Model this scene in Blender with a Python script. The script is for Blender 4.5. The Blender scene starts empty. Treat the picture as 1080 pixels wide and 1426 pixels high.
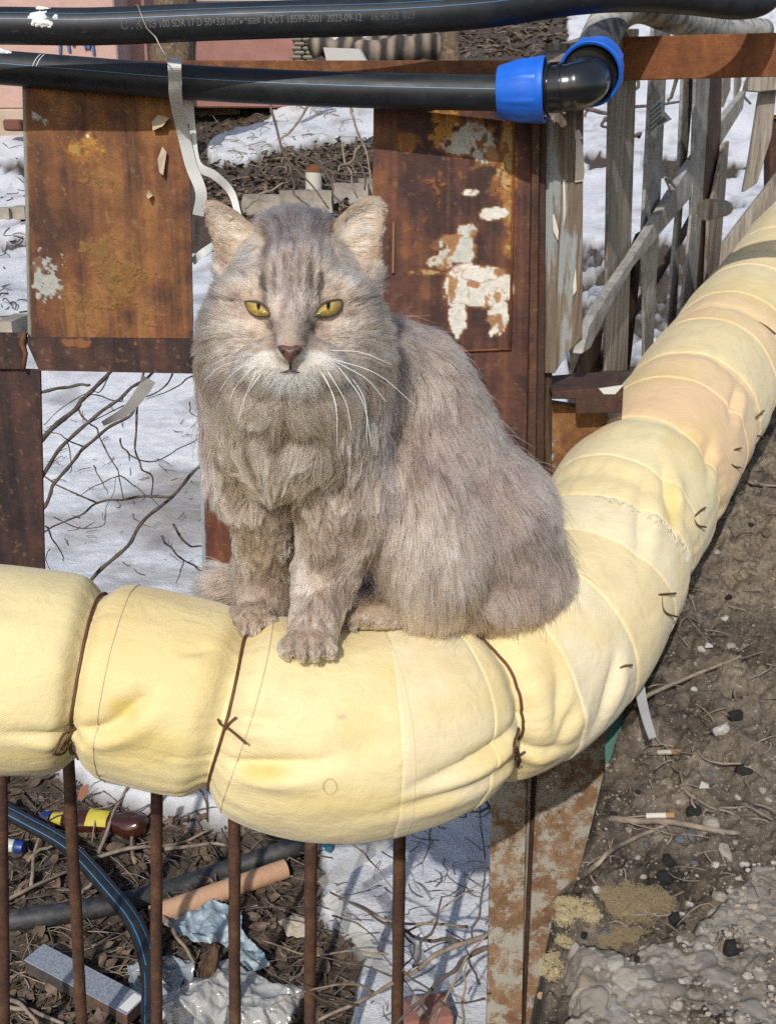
import bpy, math, random
import numpy as np
from mathutils import Vector, Matrix
from mathutils.bvhtree import BVHTree
from mathutils.kdtree import KDTree

SC = bpy.context.scene
# ------------------------------------------------------------------ camera, light, exposure
F = 1500.0; CX, CY = 540.0, 713.0
CAMZ = 0.62; PITCH = math.radians(18)
cP, sP = math.cos(PITCH), math.sin(PITCH)
cam_d = bpy.data.cameras.new('camera'); cam = bpy.data.objects.new('camera', cam_d)
SC.collection.objects.link(cam); SC.camera = cam
cam.location = (0, 0, CAMZ); cam.rotation_euler = (math.radians(90) - PITCH, 0, 0)
cam_d.sensor_fit = 'AUTO'; cam_d.sensor_width = 36; cam_d.lens = F / 1426 * 36
cam_d.clip_start = 0.02; cam_d.clip_end = 500

SUN_EL = math.radians(37); SUN_AZ = math.radians(-13)     # azimuth from straight behind the camera, minus = from the left
sdir = Vector((math.sin(SUN_AZ) * math.cos(SUN_EL), -math.cos(SUN_AZ) * math.cos(SUN_EL), math.sin(SUN_EL)))  # towards the sun
world = bpy.data.worlds.new('World'); SC.world = world; world.use_nodes = True
wn = world.node_tree.nodes; wl = world.node_tree.links
sky = wn.new('ShaderNodeTexSky'); sky.sky_type = 'NISHITA'; sky.sun_disc = False
sky.sun_elevation = SUN_EL; sky.sun_rotation = math.atan2(sdir.x, sdir.y)
sky.air_density = 1.0; sky.dust_density = 1.5
wl.new(sky.outputs[0], wn['Background'].inputs[0]); wn['Background'].inputs[1].default_value = 0.13
sun_d = bpy.data.lights.new('sun', 'SUN'); sun = bpy.data.objects.new('sun', sun_d)
SC.collection.objects.link(sun); sun_d.energy = 3.2; sun_d.angle = math.radians(0.6); sun_d.color = (1.0, 0.955, 0.89)
sun.location = (-3, -3, 6); sun.rotation_euler = sdir.to_track_quat('Z', 'Y').to_euler()
SC.view_settings.view_transform = 'Standard'; SC.view_settings.look = 'None'
SC.view_settings.exposure = 0.15; SC.view_settings.gamma = 1.0; SC.view_settings.use_curve_mapping = False
SC.render.engine = 'CYCLES'
SC.cycles.use_denoising = False
SC.cycles.max_bounces = 8; SC.cycles.transparent_max_bounces = 12; SC.cycles.caustics_reflective = False; SC.cycles.caustics_refractive = False

# ------------------------------------------------------------------ helpers
RS = np.random.RandomState(7)
random.seed(11)
def ray(px, py):
    u = (px - CX) / F; v = (CY - py) / F
    return Vector((u, cP + v * sP, -sP + v * cP))
CAM = Vector((0, 0, CAMZ))
def W(px, py, d): return CAM + ray(px, py) * d
def WY(px, py, Y): r = ray(px, py); return CAM + r * (Y / r.y)
def WZ(px, py, z): r = ray(px, py); return CAM + r * ((z - CAMZ) / r.z)
PN = (0.907, -0.42); PC = PN[0] * 0.27 + PN[1] * 1.40
def WP(px, py, off=0.0):                     # the vertical plane of the picket fence
    r = ray(px, py); return CAM + r * ((PC - off) / (PN[0] * r.x + PN[1] * r.y))
def project(P):
    P = np.asarray(P, float); x = P[:, 0]; y = P[:, 1]; z = P[:, 2] - CAMZ
    D = np.maximum(y * cP - z * sP, 1e-3); up = y * sP + z * cP
    return CX + F * x / D, CY - F * up / D, D

def _h(ix, iy, iz, s):
    h = (ix * 374761393 + iy * 668265263 + iz * 2147483647 + s * 974711) & 0xffffffff
    h = ((h ^ (h >> 13)) * 1274126177) & 0xffffffff
    h = h ^ (h >> 16)
    return (h & 0xffff) / 65535.0
def vnoise(p, s=0):
    p = np.asarray(p, float); i = np.floor(p).astype(np.int64); f = p - i; f = f * f * (3 - 2 * f)
    r = 0
    for a in (0, 1):
        for b in (0, 1):
            for c in (0, 1):
                w = (f[:, 0] if a else 1 - f[:, 0]) * (f[:, 1] if b else 1 - f[:, 1]) * (f[:, 2] if c else 1 - f[:, 2])
                r = r + w * _h(i[:, 0] + a, i[:, 1] + b, i[:, 2] + c, s)
    return r
def fbm(p, oct=4, s=0, gain=.5):
    p = np.asarray(p, float); t = 0; a = 1; n = 0
    for o in range(oct):
        t = t + a * vnoise(p * (2.03 ** o) + 17.3 * o, s + o); n += a; a *= gain
    return t / n
def sstep(a, b, x):
    t = np.clip((x - a) / (b - a), 0, 1); return t * t * (3 - 2 * t)
def lerp(a, b, t): return a + (b - a) * t
def inpoly(px, py, poly):                    # signed-ish distance: >0 inside, in the units given
    px = np.asarray(px, float); py = np.asarray(py, float)
    dm = np.full(px.shape, 1e9); ins = np.zeros(px.shape, bool); n = len(poly)
    for i in range(n):
        x0, y0 = poly[i]; x1, y1 = poly[(i + 1) % n]
        ex, ey = x1 - x0, y1 - y0
        t = np.clip(((px - x0) * ex + (py - y0) * ey) / (ex * ex + ey * ey + 1e-12), 0, 1)
        dm = np.minimum(dm, (px - x0 - t * ex) ** 2 + (py - y0 - t * ey) ** 2)
        c = ((y0 > py) != (y1 > py)) & (px < ex * (py - y0) / (ey + 1e-12) + x0)
        ins ^= c
    d = np.sqrt(dm); return np.where(ins, d, -d)

def worley(x, y, cell, s=0):
    """distance to the nearest jittered point and that cell's random value"""
    u, v = x / cell, y / cell; iu, iv = np.floor(u).astype(np.int64), np.floor(v).astype(np.int64); best = np.full(u.shape, 9.0); val = np.zeros(u.shape)
    for a in (-1, 0, 1):
        for b in (-1, 0, 1):
            cu, cv = iu + a, iv + b; z0 = cu * 0
            d = np.hypot(u - cu - .15 - .7 * _h(cu, cv, z0, s), v - cv - .15 - .7 * _h(cu, cv, z0 + 1, s)); r = _h(cu, cv, z0 + 2, s)
            m = d < best; best = np.where(m, d, best); val = np.where(m, r, val)
    return best, val
class MB:
    """collects verts and faces of one mesh"""
    def __init__(self): self.v = []; self.f = []
    def add(self, v, f):
        o = len(self.v); self.v += [tuple(p) for p in v]; self.f += [tuple(i + o for i in q) for q in f]
    def box(self, c, size, rot=None):
        m = rot or Matrix.Identity(3); c = Vector(c)
        v = [c + m @ Vector((sx * size[0] / 2, sy * size[1] / 2, sz * size[2] / 2)) for sx in (-1, 1) for sy in (-1, 1) for sz in (-1, 1)]
        self.add(v, [(0, 1, 3, 2), (4, 6, 7, 5), (0, 4, 5, 1), (2, 3, 7, 6), (0, 2, 6, 4), (1, 5, 7, 3)])
    def prism(self, front, ext):
        """polygon (list of Vector) extruded along ext"""
        n = len(front); ext = Vector(ext)
        v = list(front) + [p + ext for p in front]
        f = [tuple(range(n)), tuple(range(2 * n - 1, n - 1, -1))] + [(i, i + n, (i + 1) % n + n, (i + 1) % n) for i in range(n)]
        self.add(v, f)
    def tube(self, pts, rad, seg=10, caps=True, flat=1.0):
        pts = [Vector(p) for p in pts]; n = len(pts)
        if not hasattr(rad, '__len__'): rad = [rad] * n
        t0 = (pts[1] - pts[0]).normalized(); up = Vector((0, 0, 1))
        if abs(t0.z) > .9: up = Vector((0, 1, 0))
        a = t0.cross(up).normalized(); v = []; f = []
        for i, p in enumerate(pts):
            t = (pts[min(i + 1, n - 1)] - pts[max(i - 1, 0)]).normalized()
            a = (a - t * a.dot(t)).normalized(); b = t.cross(a)
            for k in range(seg):
                w = 2 * math.pi * k / seg
                v.append(p + (a * math.cos(w) * flat + b * math.sin(w)) * rad[i])
        for i in range(n - 1):
            for k in range(seg):
                k2 = (k + 1) % seg
                f.append((i * seg + k, i * seg + k2, (i + 1) * seg + k2, (i + 1) * seg + k))
        if caps: f.append(tuple(range(seg - 1, -1, -1))); f.append(tuple((n - 1) * seg + k for k in range(seg)))
        self.add(v, f)
    def lathe(self, prof, p0, axis, seg=32):
        """prof: list of (along, radius) about the axis at p0"""
        ax = Vector(axis).normalized(); p0 = Vector(p0)
        up = Vector((0, 0, 1)) if abs(ax.z) < .9 else Vector((0, 1, 0))
        a = ax.cross(up).normalized(); b = ax.cross(a)
        v = []; f = []; n = len(prof)
        for (s, r) in prof:
            for k in range(seg):
                w = 2 * math.pi * k / seg
                v.append(p0 + ax * s + (a * math.cos(w) + b * math.sin(w)) * r)
        for i in range(n - 1):
            for k in range(seg):
                k2 = (k + 1) % seg; f.append((i * seg + k, (i + 1) * seg + k, (i + 1) * seg + k2, i * seg + k2))
        self.add(v, f)
def spline(pts, n):
    """Catmull-Rom through control points, any dimension"""
    P = np.array([list(p) for p in pts], float); P = np.vstack([2 * P[0] - P[1], P, 2 * P[-1] - P[-2]])
    m = len(P) - 3; out = []
    for t in np.linspace(0, m - 1e-9, n):
        i = int(t); u = t - i; a, b, c, d = P[i:i + 4]
        out.append(.5 * (2 * b + (c - a) * u + (2 * a - 5 * b + 4 * c - d) * u * u + (3 * b - a - 3 * c + d) * u ** 3))
    return np.array(out)

def mesh(name, v, f, mat, smooth=False, cols=None, parent=None, base=None, attrs=None):
    me = bpy.data.meshes.new(name)
    v = np.asarray([tuple(p) for p in v] if not isinstance(v, np.ndarray) else v, float)
    if parent is not None: off = np.array(parent['_o'])
    else:
        off = np.array(base) if base is not None else np.array([(v[:, 0].min() + v[:, 0].max()) / 2, (v[:, 1].min() + v[:, 1].max()) / 2, v[:, 2].min()])
    me.from_pydata((v - off).tolist() if not isinstance(f, np.ndarray) else (v - off), [], f if not isinstance(f, np.ndarray) else f.tolist())
    if cols is not None:
        a = me.color_attributes.new('col', 'FLOAT_COLOR', 'POINT')
        c = np.ones((len(v), 4), np.float32); c[:, :3] = cols; a.data.foreach_set('color', c.ravel())
    for k, val in (attrs or {}).items():
        a = me.attributes.new(k, 'FLOAT', 'POINT'); a.data.foreach_set('value', np.asarray(val, np.float32))
    if smooth: me.polygons.foreach_set('use_smooth', np.ones(len(me.polygons), bool))
    if mat: me.materials.append(mat)
    me.update()
    o = bpy.data.objects.new(name, me); SC.collection.objects.link(o)
    if parent is not None: o.parent = parent; o['_o'] = tuple(off)
    else: o.location = off; o['_o'] = tuple(off)
    bpy.context.view_layer.update() if parent is None else None
    return o
def build(mb, name, mat, parent=None, smooth=False, base=None): return mesh(name, mb.v, mb.f, mat, smooth, None, parent, base)
def auto_smooth(o, ang=40):
    me = o.data; me.polygons.foreach_set('use_smooth', np.ones(len(me.polygons), bool))
    try: me.set_sharp_from_angle(angle=math.radians(ang))
    except Exception: pass
    return o
def bevel(o, w, seg=2):
    m = o.modifiers.new('bevel', 'BEVEL'); m.width = w; m.segments = seg; m.limit_method = 'ANGLE'; m.angle_limit = math.radians(35); return o
def thing(name, loc, label=None, cat=None, group=None):
    o = bpy.data.objects.new(name, None); SC.collection.objects.link(o); o.location = loc; o.empty_display_size = .02
    bpy.context.view_layer.update(); o['_o'] = tuple(loc)
    return tag(o, label, cat, group)
def tag(o, label=None, cat=None, group=None, kind=None):
    if label: o['label'] = label
    if cat: o['category'] = cat
    if group: o['group'] = group
    if kind: o['kind'] = kind
    return o
def grid_faces(nu, nv, wrap=False):
    i = np.arange(nu - 1)[:, None]; j = np.arange(nv if wrap else nv - 1)[None, :]; j2 = (j + 1) % nv
    return np.stack([i * nv + j, i * nv + j2, (i + 1) * nv + j2, (i + 1) * nv + j], -1).reshape(-1, 4)

# ------------------------------------------------------------------ materials
class NT:
    def __init__(self, name):
        self.m = bpy.data.materials.new(name); self.m.use_nodes = True
        self.n = self.m.node_tree.nodes; self.l = self.m.node_tree.links
        self.b = self.n['Principled BSDF']; self.co = self.n.new('ShaderNodeTexCoord').outputs['Object']
    def val(self, x, sock):
        if hasattr(x, 'is_output'): self.l.new(x, sock)
        elif isinstance(x, (tuple, list)): sock.default_value = (*x, 1) if len(x) == 3 and len(sock.default_value) == 4 else x
        else: sock.default_value = x
    def map(self, scale, loc=(0, 0, 0)):
        m = self.n.new('ShaderNodeMapping'); self.l.new(self.co, m.inputs[0])
        m.inputs['Scale'].default_value = scale if hasattr(scale, '__len__') else (scale,) * 3; m.inputs['Location'].default_value = loc; return m.outputs[0]
    def noise(self, scale=10, detail=5, rough=.6, vec=None, dist=0):
        t = self.n.new('ShaderNodeTexNoise'); self.l.new(vec or self.co, t.inputs['Vector'])
        t.inputs['Scale'].default_value = scale; t.inputs['Detail'].default_value = detail; t.inputs['Roughness'].default_value = rough; t.inputs['Distortion'].default_value = dist
        return t.outputs['Fac']
    def voro(self, scale=10, vec=None, feature='F1', out='Distance'):
        t = self.n.new('ShaderNodeTexVoronoi'); t.feature = feature; self.l.new(vec or self.co, t.inputs['Vector']); t.inputs['Scale'].default_value = scale; return t.outputs[out]
    def wave(self, scale, vec=None, dist=0):
        t = self.n.new('ShaderNodeTexWave'); self.l.new(vec or self.co, t.inputs['Vector']); t.inputs['Scale'].default_value = scale; t.inputs['Distortion'].default_value = dist; return t.outputs['Fac']
    def ramp(self, fac, stops):
        r = self.n.new('ShaderNodeValToRGB'); self.l.new(fac, r.inputs[0]); e = r.color_ramp.elements
        while len(e) < len(stops): e.new(.5)
        for q, (p, c) in zip(e, stops): q.position = p; q.color = (*c, 1) if hasattr(c, '__len__') else (c, c, c, 1)
        return r.outputs[0]
    def mix(self, fac, a, b, mode='MIX'):
        m = self.n.new('ShaderNodeMix'); m.data_type = 'RGBA'; m.blend_type = mode
        self.val(fac, m.inputs[0]); self.val(a, m.inputs[6]); self.val(b, m.inputs[7]); return m.outputs[2]
    def math(self, op, a, b=0.0):
        m = self.n.new('ShaderNodeMath'); m.operation = op; self.val(a, m.inputs[0]); self.val(b, m.inputs[1]); return m.outputs[0]
    def attr(self, name, out='Color'):
        a = self.n.new('ShaderNodeAttribute'); a.attribute_name = name; return a.outputs[out]
    def bump(self, h, strength=.5, dist=.001, prev=None):
        b = self.n.new('ShaderNodeBump'); b.inputs['Strength'].default_value = strength; b.inputs['Distance'].default_value = dist
        self.l.new(h, b.inputs['Height'])
        if prev: self.l.new(prev, b.inputs['Normal'])
        self.l.new(b.outputs[0], self.b.inputs['Normal']); return b.outputs[0]
    def set(self, **k):
        names = dict(col='Base Color', rough='Roughness', metal='Metallic', spec='Specular IOR Level', alpha='Alpha', trans='Transmission Weight', ior='IOR', sheen='Sheen Weight', sss='Subsurface Weight', coat='Coat Weight')
        for a, v in k.items(): self.val(v, self.b.inputs[names[a]])
        return self
def simple(name, col, rough=.6, **k): return NT(name).set(col=col, rough=rough, **k).m

def rust_mat(name, dark=(.05, .024, .016), mid=(.14, .055, .025), light=(.27, .11, .035), paint=None, pamt=.5, scale=1.0):
    t = NT(name)
    n1 = t.noise(14 * scale, 8, .65); n2 = t.noise(70 * scale, 6, .7); n3 = t.noise(260 * scale, 4, .7)
    n4 = t.noise(9, 6, .6, t.map((6, 6, 1.2)))
    f = t.math('ADD', t.math('MULTIPLY', n1, .5), t.math('ADD', t.math('MULTIPLY', n2, .3), t.math('MULTIPLY', n4, .25)))
    c = t.ramp(f, [(.38, dark), (.52, mid), (.66, light)])
    c = t.mix(t.math('MULTIPLY', t.ramp(n3, [(.45, 0.0), (.7, 1.0)]), .5), c, tuple(x * .5 for x in dark))
    if paint:
        p = t.ramp(t.math('ADD', t.math('MULTIPLY', t.noise(18 * scale, 8, .7), .7), t.math('MULTIPLY', n3, .35)), [(pamt, 0.0), (pamt + .04, 1.0)])
        c = t.mix(p, c, paint); 
    t.set(col=c, rough=.78, spec=.3); t.bump(t.math('ADD', n2, n3), .5, .0015); return t.m
def vcol_mat(name, rough=.75, grain=160, gs=.35, bstr=.4, bdist=.0012, spec=.3, dark=.55):
    t = NT(name); c = t.attr('col'); n = t.noise(grain, 6, .7); n2 = t.noise(grain * 4, 3, .7)
    m = t.ramp(n, [(.3, dark), (.65, 1.15)])
    t.set(col=t.mix(gs, c, t.mix(1.0, c, m, 'MULTIPLY')), rough=rough, spec=spec); t.bump(t.math('ADD', n, n2), bstr, bdist); return t.m
def wood_mat(name, a, b, c, axis='z', paint=None):
    t = NT(name); s = {'z': (9, 9, .55), 'x': (.55, 9, 9), 'p': (3, 3, 3)}[axis]
    v = t.map(s); n1 = t.noise(9, 8, .65, v, .6); n2 = t.noise(30, 6, .7, v); n3 = t.noise(12, 5)
    col = t.ramp(t.math('ADD', t.math('MULTIPLY', n1, .65), t.math('MULTIPLY', n2, .35)), [(.32, a), (.5, b), (.66, c)])
    if paint:
        p = t.ramp(t.math('ADD', t.math('MULTIPLY', n1, .6), t.math('MULTIPLY', n3, .4)), [(.51, 0.0), (.55, 1.0)])
        col = t.mix(p, col, paint)
    t.set(col=col, rough=.85, spec=.2); t.bump(t.math('ADD', n1, n2), .7, .003); return t.m

M = {}
M['rust'] = rust_mat('rust')
M['rust_dark'] = rust_mat('rust_dark', (.028, .017, .014), (.06, .03, .02), (.12, .055, .03))
M['rust_orange'] = rust_mat('rust_orange', (.1, .038, .016), (.19, .068, .024), (.27, .105, .035), scale=1.6)
M['rust_paint'] = rust_mat('rust_paint', (.10, .055, .03), (.22, .125, .065), (.32, .21, .12), (.34, .32, .27), .515, 1.6)
M['rust_rod'] = rust_mat('rust_rod', (.03, .017, .012), (.07, .033, .02), (.14, .07, .03), (.3, .24, .17), .68, 2)
M['wood_grey'] = wood_mat('wood_grey', (.07, .055, .042), (.25, .215, .175), (.42, .38, .32))
M['wood_slate'] = wood_mat('wood_slate', (.11, .092, .075), (.28, .265, .24), (.42, .41, .385), 'p')
M['wood_brown'] = wood_mat('wood_brown', (.02, .013, .009), (.055, .033, .02), (.16, .1, .055))
M['wood_paint'] = wood_mat('wood_paint', (.05, .035, .022), (.17, .13, .095), (.33, .28, .21), 'z', (.25, .27, .265))
def pipe_mat():
    t = NT('black_pipe'); n = t.noise(30, 6, .7); n2 = t.noise(220, 4, .7, t.map((.25, 1, 1)))
    c = t.ramp(n, [(.35, (.008, .010, .013)), (.7, (.019, .022, .026))]); c = t.mix(t.math('MULTIPLY', t.ramp(n2, [(.62, 0.0), (.75, 1.0)]), .35), c, (.12, .11, .1))
    t.set(col=c, rough=t.ramp(n, [(.3, .42), (.7, .6)]), spec=.38); t.bump(n2, .12, .0006); return t.m
M['pipe'] = pipe_mat()
M['stripe'] = simple('blue_stripe', (.06, .2, .38), .45)
def blue_mat():
    t = NT('blue_plastic'); n = t.noise(420, 3, .6); n2 = t.noise(25, 4)
    t.set(col=t.ramp(n2, [(.3, (.008, .095, .50)), (.65, (.014, .13, .62)), (.8, (.05, .17, .58))]), rough=.42, spec=.45); t.bump(n, .2, .0004); return t.m
M['blue'] = blue_mat()
M['black_gloss'] = simple('black_fitting', (.012, .013, .016), .22, spec=.6)
def dusty_mat():
    t = NT('dusty_pipe'); n = t.noise(38, 8, .72, dist=.6); c = t.ramp(n, [(.40, (.09, .1, .11)), (.47, (.26, .26, .24)), (.58, (.42, .40, .36))])
    t.set(col=c, rough=.8); t.bump(n, .3, .001); return t.m
M['dusty'] = dusty_mat()
M['white'] = simple('white_plastic', (.68, .68, .66), .5)
M['tape'] = simple('white_tape', (.6, .6, .58), .55)
M['wire'] = simple('tie_wire', (.11, .05, .02), .6, metal=.3)
M['wire_grey'] = simple('grey_wire', (.22, .21, .2), .45, metal=.5)
# ================================================================== THE YARD BEHIND THE FENCE (terrain)
GY = [0.9, 1.4, 2.0, 3.0, 5.0, 8.0, 12.0, 18.0, 25.0, 60.0, 160.0]
GZ = [-.86, -.84, -.80, -.62, -.32, -.15, .42, 1.42, 3.1, 12.0, 32.0]
def gbase(Y): return np.interp(Y, GY, GZ)
def ell(px, py, cx, cy, rx, ry): return 1 - np.sqrt(((px - cx) / rx) ** 2 + ((py - cy) / ry) ** 2)
SOILPOLY = [(-700, 1060), (0, 1062), (60, 1085), (90, 1108), (140, 1125), (240, 1150), (350, 1166), (425, 1165), (445, 1185), (462, 1250), (440, 1290), (520, 1330), (470, 1500), (-700, 1500)]
def snowmask(X, Y):
    """1 = snow, 0 = soil; laid out on the ground as it lies in the yard"""
    P = np.stack([X, Y, gbase(Y)], 1); px, py, _ = project(P)
    n = fbm(np.stack([X * 3.1, Y * 3.1, X * 0], 1), 5, 3) - .5
    n2 = fbm(np.stack([X * 14, Y * 14, X * 0], 1), 4, 9) - .5
    # near ground under the pipe: soil on the left, old snow on the right
    near = -np.clip(inpoly(px, py, SOILPOLY) / 55, -1, 1)
    # middle ground seen between the sheets
    mid = np.full(px.shape, .9)
    # back strip
    soil = np.full(px.shape, -.7)
    pts = [(290, 215), (335, 182), (400, 152), (540, 146), (560, 215), (440, 208), (345, 236), (292, 236)]
    soil = np.maximum(soil, np.clip(inpoly(px, py, pts) / 14, -1, .75))
    for e in ((10, 222, 60, 20), (0, 285, 58, 34), (10, 330, 70, 9), (20, 410, 90, 56), (555, 35, 60, 14), (500, 62, 60, 10), (660, 15, 40, 8)):
        soil = np.maximum(soil, np.clip(ell(px, py, *e) * 2.2, -1, .8))
    back = np.where(py > 345, np.maximum(soil, sstep(340, 372, py) * 1.6 - .8), soil)
    # right yard seen through the pickets
    right = np.full(px.shape, .8)
    for e in ((960, 245, 70, 18), (1000, 300, 34, 14), (830, 240, 22, 10), (1010, 235, 50, 8)):
        right = np.minimum(right, np.clip(-ell(px, py, *e) * 2.4 + .1, -.3, 1))
    right = np.where(py > 332, np.minimum(right, .75 - .88 * sstep(332, 362, py)), right)
    m = np.where(px > 790, right, np.where(py > 345, np.where(py > 545, mid, np.maximum(back, mid * sstep(360, 420, py) - .3 * (1 - sstep(360, 420, py)))), back))
    k = sstep(780, 850, py); m = m * (1 - k) + np.where(py > 1045, near, .8) * k
    far = sstep(70, 130, Y); m = m * (1 - far) + .5 * far
    return sstep(-.12, .16, m + n * .75 + n2 * .5)
def terrain():
    Ys = np.concatenate([np.linspace(.92, 4.6, 520)[:-1], 4.6 * (150 / 4.6) ** np.linspace(0, 1, 240)])
    us = np.linspace(-1.05, 1.05, 430); us = np.sign(us) * np.abs(us) ** 1.25
    Yg, Ug = np.meshgrid(Ys, us, indexing='ij'); Y = Yg.ravel(); X = (Ug * (Yg * .55 + .85)).ravel()
    s = snowmask(X, Y)
    p = np.stack([X, Y, X * 0], 1)
    fine = np.clip(4.0 / Y, 0, 1)
    z = gbase(Y) + (fbm(p * .8, 4, 1) - .5) * .16 * np.clip(Y / 4, .15, 2.2)
    clod = fbm(p * 24, 4, 21); clod2 = fbm(p * 60, 3, 25)
    z = z + s * (.045 + .03 * fbm(p * 4, 3, 5) * np.clip(Y / 2.5, .6, 3)) + (1 - s) * ((clod - .5) * .05 + (clod2 - .5) * .03) * np.clip(Y / 2, 1, 4) + s * (clod - .5) * .012
    return p, z, s, len(Ys), len(us)
p_, z_, s_, nY, nU = terrain()
p_[:, 2] = z_
dirt = fbm(p_ * 5, 4, 41)
pxT, pyT, _ = project(p_)
grime = np.clip(sstep(.5, .72, dirt) * .55 + .8 * sstep(-.35, .35, ell(pxT, pyT, 240, 715, 75, 52)), 0, 1)
gm = NT('yard_ground'); sn = gm.attr('snow', 'Fac'); gr = gm.attr('grime', 'Fac')
n1 = gm.noise(26, 7, .7); n2 = gm.noise(120, 5, .7); n3 = gm.noise(6, 4)
spk = gm.ramp(gm.noise(95, 3, .75), [(.66, 0.0), (.71, 1.0)])
soilc = gm.mix(n3, gm.ramp(n1, [(.3, (.018, .014, .011)), (.52, (.055, .041, .03)), (.72, (.15, .115, .085))]), gm.ramp(n2, [(.3, (.03, .024, .018)), (.7, (.14, .11, .085))]))
snowc = gm.mix(gm.math('MULTIPLY', gr, .8), gm.ramp(n1, [(.3, (.50, .52, .55)), (.65, (.64, .65, .67))]), (.19, .16, .135))
snowc = gm.mix(gm.math('MULTIPLY', spk, gm.math('ADD', .25, gm.math('MULTIPLY', gr, .75))), snowc, (.06, .05, .04))
gm.set(col=gm.mix(sn, soilc, snowc), rough=.8, spec=.25); gm.bump(gm.math('ADD', n1, n2), .7, .008)
yard = mesh('ground', p_, grid_faces(nY, nU), gm.m, True, attrs={'snow': s_, 'grime': grime})
tag(yard, 'muddy yard with patches of old snow behind the fence', kind='structure')
TB = BVHTree.FromPolygons([Vector(q) for q in p_], grid_faces(nY, nU).tolist())
def THit(px, py, lift=0.0):
    h = TB.ray_cast(CAM, ray(px, py).normalized()); q = h[0] if h[0] is not None else WY(px, py, 10); return q + Vector((0, 0, lift))
def TZ(x, y):
    h = TB.ray_cast(Vector((x, y, 60)), Vector((0, 0, -1))); return h[0].z if h[0] else float(gbase(y))

# ================================================================== THE EARTH BANK ON THE RIGHT
EDGE = np.array([(.10, .2), (.125, .55), (.136, .655), (.165, .78), (.215, .9), (.29, 1.1), (.40, 1.4), (.6, 2.0), (.9, 2.9), (1.2, 4.0)])
SLABP = [(760, 1460), (788, 1426), (800, 1345), (870, 1326), (960, 1316), (1005, 1236), (1040, 1205), (1500, 1100), (1500, 1700), (760, 1700)]
def bank_z(X, Y):
    e = X - np.interp(Y, EDGE[:, 1], EDGE[:, 0])
    p = np.stack([X, Y, X * 0], 1)
    top = .005 + .082 * (Y - .7) + .05 * sstep(.95, 1.5, Y) + (fbm(p * 5, 4, 61) - .5) * .05
    slope = np.clip(-(e + .015 * (fbm(p * 22, 3, 63) - .5)), 0, 2); drop = np.where(slope < .02, slope * .6, .012 + (slope - .02) * 7)
    flat = sstep(-.14, 0.0, e)
    c1 = fbm(p * 30, 5, 65); c2 = fbm(p * 90, 3, 67)
    rid = 1 - np.abs(2 * fbm(p * 18, 4, 69) - 1)
    f1_, rv_ = worley(X + (c1 - .5) * .02, Y + (c2 - .5) * .02, .026, 5); f2_, rv2_ = worley(X, Y + (c1 - .5) * .01, .012, 6)
    peb = np.sqrt(np.clip(1 - (f1_ / (.2 + .3 * rv_)) ** 2, 0, 1)) * (rv_ > .4) * .008 * rv_ + np.sqrt(np.clip(1 - (f2_ / (.2 + .3 * rv2_)) ** 2, 0, 1)) * (rv2_ > .3) * .004 * rv2_
    return np.maximum(top - drop, -.88) + peb + (c1 - .5) * .038 + (c2 - .5) * .014 + (rid - .8) * .05 * sstep(.75, 1.05, Y), e
def bank():
    Ys = np.concatenate([np.linspace(.3, 2.2, 560)[:-1], np.linspace(2.2, 4, 60)])
    t = np.concatenate([np.linspace(-.30, .62, 420)[:-1], np.linspace(.62, 2.2, 40)])
    Yg, Tg = np.meshgrid(Ys, t, indexing='ij'); Y = Yg.ravel(); X = np.interp(Y, EDGE[:, 1], EDGE[:, 0]) + Tg.ravel()
    z, e = bank_z(X, Y); return np.stack([X, Y, z], 1), len(Ys), len(t)
bp, nB, nT = bank()
bm_ = NT('bank_soil'); a1 = bm_.noise(34, 8, .72); a2 = bm_.noise(150, 6, .72); a3 = bm_.noise(7, 5, .6)
c = bm_.ramp(a1, [(.3, (.045, .036, .028)), (.5, (.16, .128, .098)), (.68, (.33, .28, .22))])
c2 = bm_.ramp(a2, [(.3, (.06, .048, .037)), (.55, (.19, .155, .12)), (.75, (.40, .35, .28))])
c = bm_.mix(.5, c, c2)
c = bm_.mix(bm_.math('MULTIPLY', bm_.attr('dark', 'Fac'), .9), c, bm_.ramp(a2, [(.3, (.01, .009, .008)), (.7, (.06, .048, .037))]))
tone = bm_.attr('tone', 'Fac'); c = bm_.mix(bm_.math('MULTIPLY', bm_.ramp(tone, [(.5, 0.0), (.62, 1.0)]), .55), c, bm_.ramp(a2, [(.3, (.16, .13, .085)), (.65, (.38, .32, .22))])); c = bm_.mix(bm_.math('MULTIPLY', bm_.ramp(tone, [(.36, 1.0), (.45, 0.0)]), .6), c, bm_.ramp(a2, [(.3, (.02, .017, .014)), (.7, (.10, .08, .062))]))
bm_.set(col=c, rough=.95, spec=.12); bm_.bump(bm_.math('ADD', a1, a2), 1.0, .006)
bx, by, _ = project(bp)
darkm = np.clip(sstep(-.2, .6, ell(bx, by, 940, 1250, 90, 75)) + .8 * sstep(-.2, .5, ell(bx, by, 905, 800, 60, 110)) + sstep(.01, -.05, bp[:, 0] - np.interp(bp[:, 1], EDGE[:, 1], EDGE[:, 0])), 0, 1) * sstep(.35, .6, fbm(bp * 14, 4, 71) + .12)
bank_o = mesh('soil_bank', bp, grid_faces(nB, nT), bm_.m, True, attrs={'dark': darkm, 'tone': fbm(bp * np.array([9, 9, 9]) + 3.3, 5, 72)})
tag(bank_o, 'brown earth bank of loose dry soil beside the yellow pipe', kind='structure')
BB = BVHTree.FromPolygons([Vector(q) for q in bp], grid_faces(nB, nT).tolist())
def BHit(px, py, lift=0.0):
    h = BB.ray_cast(CAM, ray(px, py).normalized()); return (h[0] if h[0] is not None else WZ(px, py, .0)) + Vector((0, 0, lift))

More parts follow.
